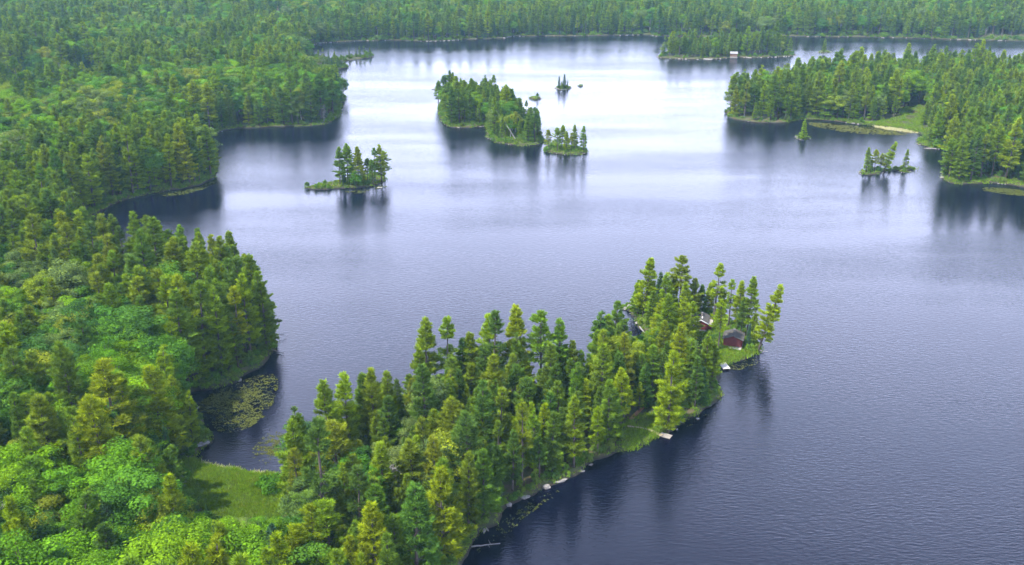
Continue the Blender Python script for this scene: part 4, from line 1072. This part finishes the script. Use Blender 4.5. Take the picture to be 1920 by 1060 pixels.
# ------------------------------------------------------------------ rocks
def rock_mesh(seed, n=2):
    bm = bmesh.new(); bmesh.ops.create_icosphere(bm, subdivisions=n, radius=1)
    r = np.random.default_rng(seed); o3 = r.uniform(0, 50, 3)
    for v in bm.verts:
        d = 1 + 0.45 * mnoise.noise(Vector(v.co) * 1.1 + Vector(o3)) + 0.2 * mnoise.noise(Vector(v.co) * 2.7 + Vector(o3))
        v.co *= d
        v.co.z = max(-0.5, min(v.co.z, 0.62 + 0.1 * v.co.x))
    me = bpy.data.meshes.new('boulder'); bm.to_mesh(me); bm.free(); me.materials.append(M['rock'])
    return me
RK = [rock_mesh(900 + i) for i in range(5)]
for i, (px, py, rx, ry, rz, rot, lab) in enumerate([
    (376, 834, 3.0, 1.5, 0.8, 0.5, 'long flat grey boulder at the left of the cove'), (1052, 906, 2.6, 0.8, 0.5, 0.55, 'long pale slab on the peninsula bank'), (1025, 915, 1.6, 1.0, 0.9, 0.2, 'rounded pale boulder left of the long slab'),
    (985, 931, 1.5, 0.9, 0.6, 0.4, 'reddish grey boulder above the bank lily pads'), (955, 949, 0.9, 0.8, 0.8, 0.1, 'small white boulder at the foot of the bank'), (1092, 884, 0.8, 0.6, 0.5, 0.1, 'small pale boulder right of the long slab'),
    (1108, 872, 0.9, 0.5, 0.4, 0.6, 'small flat stone on the middle bank'), (1095, 848, 0.5, 0.4, 0.5, 0.6, 'tiny white stone up the bank'), (1173, 578, 2.2, 1.1, 0.6, 0.2, 'dark flat rock at the knoll tip'), (1181, 574, 1.6, 1.2, 0.8, 0.9, 'pale rock above the knoll tip'),
    (1197, 606, 1.6, 1.1, 0.6, 0.4, 'pale ledge above the leaning log'), (1207, 604, 1.7, 1.0, 0.9, 0.1, 'grey split boulder on the knoll bank'), (1229, 617, 2.2, 1.3, 0.8, 0.2, 'broad pale outcrop left of the cabins'), (1308, 786, 0.6, 0.5, 0.5, 0.2, 'small white stone right of the small dock'),
    (1279, 792, 0.8, 0.6, 0.6, 0.2, 'pale boulder close by the small dock'), (1340, 681, 1.6, 1.1, 0.8, 0.5, 'pale boulder beside the pale dock'), (1328, 668, 1.3, 0.9, 0.6, 0.9, 'mottled boulder between the cabins'), (1717, 317, 1.3, 0.8, 0.5, 0.1, 'dark lone rock off the long low islet'),
    (1745, 279, 4.5, 1.2, 0.7, -0.1, 'long pale ledge under the small rocky lobe'), (1767, 334, 1.6, 1.0, 1.0, 0.2, 'dark boulder at the corner of the lowest right shore'), (1766, 330, 1.0, 0.8, 0.5, 0.5, 'small rock off the lowest right shore corner'),
    (1600, 231, 1.6, 1.0, 0.8, 0.2, 'pale boulder in the grassy bay'), (816, 167.5, 4.5, 1.3, 0.6, 0.1, 'dark low rock off the two-grove island'), (1044, 167, 1.8, 1.2, 1.0, 0.3, 'brown boulder on the tiny spruce islet'), (1015, 185.5, 1.4, 0.8, 0.5, 0.0, 'dark rock beside the round bush'),
    (712, 352, 1.6, 0.9, 0.4, 0.1, 'pale rock off the grassy spit island'), (1494, 260, 1.5, 1.0, 0.9, 0.0, 'pale boulder on the left of the golden pine islet'), (648, 184.5, 2.0, 1.0, 0.6, 0.0, 'small rock under the ragged shore pine')]):
    land = None
    for q in lands:
        if inside(px2w(px, py)[None], lands[q])[0]: land = q
    p = hit(px, py, land) if land else Vector((*px2w(px, py), 0.0))
    o = link('boulder', RK[i % 5], None, (p.x, p.y, p.z + rz * 0.15)); o.scale = (rx * 0.62, ry * 0.62, rz * 0.6); o.rotation_euler = (0, 0, rot)
    tag(o, lab, 'boulder', 'boulders along the shores')
# broken ledges that line the rocky shores, too many and small to count
b = MB()
for land, step, prob, size in (('mainland', 3.0, 0.0, 1.0), ('far_cottage_island', 2.0, 0.7, 1.3), ('right_headland', 3.0, 0.12, 1.0), ('twin_grove_island', 2, 0.25, 0.8), ('mossy_islet', 1.6, 0.7, 0.6), ('leaning_pine_islet', 1.6, 0.4, 0.6), ('golden_pine_islet', 1.5, 0.6, 0.6), ('spruce_islet', 1.5, 0.7, 0.9), ('lone_tree_islet', 1.5, 0.7, 0.8)):
    poly = lands[land]
    for i in range(len(poly)):
        x, y = poly[i]; qx, qy, zc = w2px(x, y, 0.2)
        if zc < 20 or not (-50 < qx < 1970 and 0 < qy < 1080): continue
        pr_ = prob
        if land == 'mainland': pr_ = 0.55 if qy < 90 and qx > 570 else (0.30 if qy < 130 else (0.08 if qy < 400 else 0.05))
        if land == 'mainland' and (350 < qx < 540 and 840 < qy < 900): pr_ = 0
        if land == 'right_headland' and qy < 225 : pr_ = 0.05
        if land == 'mainland' and qy < 90: pr_ *= 0.35 + 1.3 * max(0, mnoise.noise((x * 0.02, 3.0, 1.0)) + 0.4)
        if rng.random() > pr_: continue
        big = zc / 900 * 0.75 + 0.12
        size_ = size; size = size_ * rng.lognormal(-0.25, 0.35)
        rx, ry, rz = size * big * rng.uniform(0.5, 2.2), size * big * rng.uniform(0.4, 0.9), size * (0.15 + 0.5 * big) * rng.uniform(0.5, 1.2)
        size = size_
        me = RK[int(rng.integers(0, 5))]; a = rng.uniform(0, 3.14); n0 = len(b.v); ca, sa = math.cos(a), math.sin(a)
        for v in me.vertices:
            X, Y = v.co.x * rx, v.co.y * ry
            b.v.append((x + X * ca - Y * sa, y + X * sa + Y * ca, 0.12 + v.co.z * rz)); b.t.append(0.5)
        for f in me.polygons:
            b.f.append(tuple(n0 + q for q in f.vertices)); b.mi.append(0)
o = link('shore_rocks', b.mesh('shore_rocks', [M['rock']])); tag(o, 'pale broken rock lining the shores', 'rocks', kind='stuff')

# ------------------------------------------------------------------ logs
def log(p0, p1, r0, r1, label, twigs=3):
    p0, p1 = np.array(p0), np.array(p1); mid = (p0 + p1) / 2
    root = bpy.data.objects.new('fallen_log', None); COL.objects.link(root); root.location = p0
    b = MB(); n = 6
    b.tube([(p1 - p0) * i / n + rng.normal(0, 0.03, 3) for i in range(n + 1)], [r0 + (r1 - r0) * i / n for i in range(n + 1)], 7)
    link('stem', b.mesh('log_stem', [M['deadwood']], True), root)
    for k in range(twigs):
        t = rng.uniform(0.35, 0.95); q = (p1 - p0) * t; e = q + np.array([rng.normal(0, 0.7), rng.normal(0, 0.7), rng.uniform(0.2, 1.0)])
        b = MB(); b.tube([q, (q + e) / 2 + rng.normal(0, 0.08, 3), e], [0.06, 0.045, 0.02], 4); link('branch_stub', b.mesh('log_stub', [M['deadwood']]), root)
    tag(root, label, 'log', 'fallen logs on the shores')
def w3(px, py, z): q = px2w(px, py, z); return (float(q[0]), float(q[1]), z)
log(w3(884, 1025, 0.35), w3(938, 1019, 0.1), 0.17, 0.07, 'grey fallen log reaching out at the bottom bank')
log(w3(1199, 613, 0.9), w3(1212, 628, 0.8), 0.24, 0.16, 'pale log lying along the knoll bank', 1)
p = hit(968, 266, 'twin_grove_island')
log((p.x, p.y, p.z + 0.3), (p.x - 4.8, p.y + 3.0, p.z + 7.5), 0.26, 0.12, 'bleached trunk leaning against the smaller grove', 1)
log(w3(508, 655, 0.5), w3(532, 664, 0.2), 0.2, 0.07, 'dark drowned branch at the end of the headland', 5)
log(w3(516, 628, 1.2), w3(538, 629, 0.5), 0.12, 0.03, 'thin bare branch poking out above the drowned one', 3)
log(w3(372, 868, 0.5), w3(408, 884, 0.2), 0.14, 0.06, 'bleached driftwood by the dry reeds', 2)
log(w3(1420, 655, 0.6), w3(1432, 660, 0.2), 0.15, 0.05, 'short dead branch at the cabin point', 3)

# ------------------------------------------------------------------ path
def strip(name, pts, wid, land, mat, label):
    c = cat_rom(pts, False, 8); b = MB(); W = [hit(x, y, land) for x, y in c]
    for i in range(len(W) - 1):
        a, d = W[i], W[i + 1]; t = (d - a).to_2d(); t = Vector((-t.y, t.x)).normalized() * wid / 2 * (1 + 0.25 * mnoise.noise((i * 0.7, 0, 0)))
        if i == 0: pl, pr_ = a.to_2d() + t, a.to_2d() - t
        nl, nr = d.to_2d() + t, d.to_2d() - t
        q = [pl, pr_, nr, nl]; z = ground(np.array([(v.x, v.y) for v in q]), land)
        b.quad(*[(v.x, v.y, float(h_) + 0.16) for v, h_ in zip(q, z)]); pl, pr_ = nl, nr
    o = link(name, b.mesh(name, [mat])); tag(o, label, 'path', kind='structure')
strip('path', [(1176, 800), (1200, 803), (1220, 808), (1235, 815), (1240, 818)], 0.7, 'mainland', M['pathdirt'], 'sandy footpath crossing the clearing to the small dock')
strip('path', [(1182, 788), (1196, 774), (1206, 764), (1214, 752)], 0.9, 'mainland', M['needleduff'], 'reddish needle path climbing behind the clearing')

# ------------------------------------------------------------------ docks
def dock(loc, rot, ln, wid, n, mat, label, zdeck=0.45):
    root = bpy.data.objects.new('dock', None); COL.objects.link(root); root.location = loc; root.rotation_euler = (0, 0, rot)
    b = MB(); b.box((-wid / 2 + 0.02, -0.055, 0), (wid / 2 - 0.02, 0.055, 0)) if False else None
    st = ln / n; b = MB(); b.box((-wid / 2, 0.012, zdeck - 0.05), (wid / 2, st - 0.012, zdeck)); me = b.mesh('dock_plank', [mat])
    for i in range(n):
        o = link('plank', me, root, (rng.normal(0, 0.015), i * st, rng.normal(0, 0.006)))
    for sx in (-1, 1):
        b = MB(); b.box((sx * (wid / 2 - 0.12) - 0.05, 0.03, zdeck - 0.22), (sx * (wid / 2 - 0.12) + 0.05, ln - 0.03, zdeck - 0.058)); link('beam', b.mesh('dock_beam', [M['plank']]), root)
        for yy in (0.4, ln - 0.25):
            b = MB(); b.tube([(sx * (wid / 2 - 0.25), yy, -0.6), (sx * (wid / 2 - 0.25), yy, zdeck - 0.06)], [0.07, 0.07], 7); link('post', b.mesh('dock_post', [M['bark']]), root)
    tag(root, label, 'dock', 'lake docks')
a_, b_ = px2w(1238, 817), px2w(1256, 822)
dock((a_[0], a_[1], 0), math.atan2(b_[1] - a_[1], b_[0] - a_[0]) - math.pi / 2, float(np.linalg.norm(b_ - a_)) + 0.3, 1.7, 16, M['plank'], 'small weathered dock at the end of the sandy footpath')
a_, b_ = px2w(1352, 678, 0.5), px2w(1362, 691, 0.5)
dock((a_[0], a_[1], 0), math.atan2(b_[1] - a_[1], b_[0] - a_[0]) - math.pi / 2, float(np.linalg.norm(b_ - a_)) + 0.3, 1.9, 22, M['palelplank'], 'pale bleached dock below the cabin point', 0.55)

# ------------------------------------------------------------------ cabins
def cabin(name, loc, rot, w, dp, hw, rise, wall, roofm, label, trim=None, chimney=True, window=None, skirt=True, annex=False, over=0.35):
    """gable end on the local -Y side"""
    root = bpy.data.objects.new(name, None); COL.objects.link(root); root.location = loc; root.rotation_euler = (0, 0, rot)
    x0, x1 = -w / 2, w / 2
    b = MB(); b.poly([(x0, 0, 0), (x1, 0, 0), (x1, 0, hw), (0, 0, hw + rise), (x0, 0, hw)]); b.poly([(x1, dp, 0), (x0, dp, 0), (x0, dp, hw), (0, dp, hw + rise), (x1, dp, hw)])
    b.quad((x0, dp, 0), (x0, 0, 0), (x0, 0, hw), (x0, dp, hw)); b.quad((x1, 0, 0), (x1, dp, 0), (x1, dp, hw), (x1, 0, hw))
    wl = link('wall', b.mesh('cabin_wall', [wall]), root)
    # battens over the board joints of the gable end
    nb = int(w / 0.42); bb = MB()
    for i in range(1, nb):
        x = x0 + i * w / nb; top = hw + rise * (1 - abs(x) / (w / 2)) - 0.05
        bb = MB(); bb.box((x - 0.025, -0.022, 0.02), (x + 0.025, -0.002, top)); link('batten', bb.mesh('cabin_batten', [wall]), wl)
    sl = math.hypot(w / 2, rise); k = (w / 2 + over) / (w / 2)
    ex, ez = (w / 2) * k, hw + rise - rise * k
    rb = None
    for sx in (-1, 1):
        b = MB(); t = 0.10
        A, B = (0, -over, hw + rise + 0.02), (sx * ex, -over, ez + 0.02); A2, B2 = (0, dp + over, hw + rise + 0.02), (sx * ex, dp + over, ez + 0.02)
        up = lambda q: (q[0], q[1], q[2] + t)
        b.quad(up(A), up(B), up(B2), up(A2)); b.quad(A, A2, B2, B); b.quad(A, B, up(B), up(A)); b.quad(B, B2, up(B2), up(B)); b.quad(B2, A2, up(A2), up(B2))
        r_ = link('roof', b.mesh('cabin_roof', [roofm]), root); rb = rb or r_
        rows = 9
        for i in range(rows):      # shingle courses
            f0, f1 = i / rows, (i + 1) / rows
            P0 = lambda f, z: (sx * ex * f, hw + rise + (ez - hw - rise) * f + 0.02 + t + z)
            b = MB(); (xa, za), (xb, zb) = P0(f0, 0.004), P0(f1, 0.035)
            ys = (-over - 0.02, dp + over + 0.02)
            b.quad((xa, ys[0], za), (xb, ys[0], zb), (xb, ys[1], zb), (xa, ys[1], za)); b.quad((xb, ys[0], zb - 0.033), (xb, ys[1], zb - 0.033), (xb, ys[1], zb), (xb, ys[0], zb))
            link('shingle_course', b.mesh('cabin_shingles', [roofm]), r_)
        if trim:
            b = MB(); y0, y1 = -over - 0.05, -over - 0.012
            q = [(0, hw + rise + 0.17), (sx * (ex + 0.05), ez + 0.15), (sx * (ex + 0.05), ez - 0.06), (0, hw + rise - 0.04)]
            b.poly([(x, y0, z) for x, z in (q if sx > 0 else q[::-1])]); b.poly([(x, y1, z) for x, z in (q[::-1] if sx > 0 else q)])
            for j in range(4):
                u, v = q[j], q[(j + 1) % 4]; b.quad((u[0], y0, u[1]), (v[0], y0, v[1]), (v[0], y1, v[1]), (u[0], y1, u[1]))
            link('bargeboard', b.mesh('cabin_bargeboard', [trim]), root)
    if chimney:
        b = MB(); b.box((-0.25, dp * 0.55, hw + rise - 0.3), (0.25, dp * 0.55 + 0.5, hw + rise + 0.75)); c_ = link('chimney', b.mesh('cabin_chimney', [M['stone']]), root)
        b = MB(); b.box((-0.31, dp * 0.55 - 0.06, hw + rise + 0.752), (0.31, dp * 0.55 + 0.56, hw + rise + 0.85)); link('chimney_cap', b.mesh('cabin_chimney_cap', [M['stone']]), c_)
    if skirt:
        b = MB(); b.box((x0 - 0.03, -0.06, -1.4), (x1 + 0.03, dp + 0.06, -0.003)); link('foundation', b.mesh('cabin_foundation', [M['stone']]), root)
    if window:
        for (wx0, wx1, wz0, wz1) in window:
            w_ = MB(); f = 0.09
            for lo, hi in (((wx0 - f, -0.07, wz0 - f), (wx1 + f, -0.025, wz0)), ((wx0 - f, -0.07, wz1), (wx1 + f, -0.025, wz1 + f)), ((wx0 - f, -0.07, wz0 + 0.001), (wx0, -0.025, wz1 - 0.001)), ((wx1, -0.07, wz0 + 0.001), (wx1 + f, -0.025, wz1 - 0.001))):
                w_.box(lo, hi)
            wo = link('window', w_.mesh('window_frame', [M['whitepaint']]), root)
            g_ = MB(); g_.box((wx0 + 0.002, -0.048, wz0 + 0.002), (wx1 - 0.002, -0.03, wz1 - 0.002)); link('pane', g_.mesh('window_pane', [M['glass']]), wo)
    return root
p = hit(1373, 652, 'mainland')
c2 = cabin('cabin', (p.x, p.y, p.z + 0.35), R(-17), 4.9, 4.6, 2.05, 0.95, M['redwall'], M['roof'], '')
tag(c2, 'dark red cabin with grey gable roof nearest the point', 'cabin', 'red cabins on the knoll')
b = MB(); b.box((-1.1, -1.0, -0.35), (2.3, -0.08, -0.15)); st = link('step', b.mesh('cabin_step', [M['palelplank']]), c2)
p = hit(1313, 621, 'mainland')
c1 = cabin('cabin', (p.x, p.y, p.z + 0.5), R(-14), 3.5, 5.5, 2.0, 0.85, M['redwall'], M['roof'], '', trim=M['whitepaint'])
tag(c1, 'dark red cabin with white gable trim and white-framed porch window', 'cabin', 'red cabins on the knoll')
# screened porch wing on its left, lean-to on its right
b = MB(); b.box((-3.3, 0.5, 0), (-1.76, 4.4, 1.75)); wing = link('porch_wing', b.mesh('porch_wing', [M['redwall']]), c1)
b = MB(); b.poly([(-3.6, 0.2, 1.80), (-1.6, 0.2, 2.10), (-1.6, 4.7, 2.10), (-3.6, 4.7, 1.80)]); b.poly([(-3.6, 4.7, 1.90), (-1.6, 4.7, 2.2), (-1.6, 0.2, 2.2), (-3.6, 0.2, 1.90)][::-1])
b.quad((-3.6, 0.2, 1.80), (-1.6, 0.2, 2.1), (-1.6, 0.2, 2.2), (-3.6, 0.2, 1.9)); b.quad((-3.6, 4.7, 1.8), (-3.6, 0.2, 1.8), (-3.6, 0.2, 1.9), (-3.6, 4.7, 1.9))
link('porch_roof', b.mesh('porch_roof', [M['roof']]), c1)
w_ = MB()
for lo, hi in (((-3.25, 0.42, 0.55), (-1.85, 0.49, 0.70)), ((-3.25, 0.42, 1.45), (-1.85, 0.49, 1.60)), ((-3.25, 0.42, 0.701), (-3.11, 0.49, 1.449)), ((-1.99, 0.42, 0.701), (-1.85, 0.49, 1.449))):
    w_.box(lo, hi)
wo = link('window', w_.mesh('window_frame', [M['whitepaint']]), wing)
g_ = MB(); g_.box((-3.108, 0.44, 0.702), (-1.992, 0.485, 1.448)); link('pane', g_.mesh('window_pane', [M['glass']]), wing)
b = MB(); b.box((1.76, 0.8, 0), (2.9, 3.8, 1.45)); link('lean_to', b.mesh('lean_to', [M['redwall']]), c1)
b = MB(); b.box((1.62, 0.6, 1.46), (3.15, 4.0, 1.56)); link('lean_to_roof', b.mesh('lean_to_roof', [M['plank']]), c1)
b = MB(); b.box((0.1, 0.9, 2.93), (0.4, 1.2, 3.35)); link('vent', b.mesh('vent', [M['whitepaint']]), c1)
p = hit(1382, 107, 'far_cottage_island')
c3 = cabin('cottage', (p.x, p.y, p.z + 0.6), R(80), 4.4, 5.4, 2.2, 1.2, M['brownwall'], M['roofpale'], '', chimney=False)
tag(c3, 'brown cottage with pale metal roof on the long far island', 'cottage')
b = MB(); b.box((-0.8, -1.6, 0.35), (5.0, 0, 0.5))
# round bushes on the meadow's right
for i, (px, py, s_, lab) in enumerate([(500, 912, 1.5, 'round dark bush on the right of the meadow'), (521, 905, 1.6, 'round bush at the right end of the reed fringe'), (508, 925, 1.3, 'low bush below the round meadow bush'), (535, 918, 1.7, 'large bush where meadow meets the pines')]):
    p = hit(px, py, 'mainland'); r_ = bpy.data.objects.new('bush', SHRUB[i % 3]); COL.objects.link(r_); r_.location = (p.x, p.y, p.z - 0.1); r_.scale = (s_ * 1.1, s_ * 1.1, s_ * 0.8); r_.color = (0.05, 0.13, 0.012, 1); r_.rotation_euler = (0, 0, i * 1.3)
    tag(r_, lab, 'bush', 'bushes on the meadow')

# ------------------------------------------------------------------ air
b = MB(); b.box((XMIN - 60, YMIN - 60, -2.0), (XMAX + 60, YMAX + 60, 128.0))
m, nt, out = new_mat('summer_haze')
pv = nt.nodes.new('ShaderNodeVolumePrincipled')
pv.inputs['Color'].default_value = (0.45, 0.80, 1.0, 1)
pv.inputs['Density'].default_value = 0.000055
nt.links.new(pv.outputs[0], out.inputs['Volume'])
hz = link('haze', b.mesh('haze', [m])); tag(hz, 'thin blue summer haze over the lake', 'haze', kind='stuff')
print('TREES', len(trees), 'single', len(single), {k: len(v) for k, v in mass.items()}, 'under', len(U), 'grass', len(G))
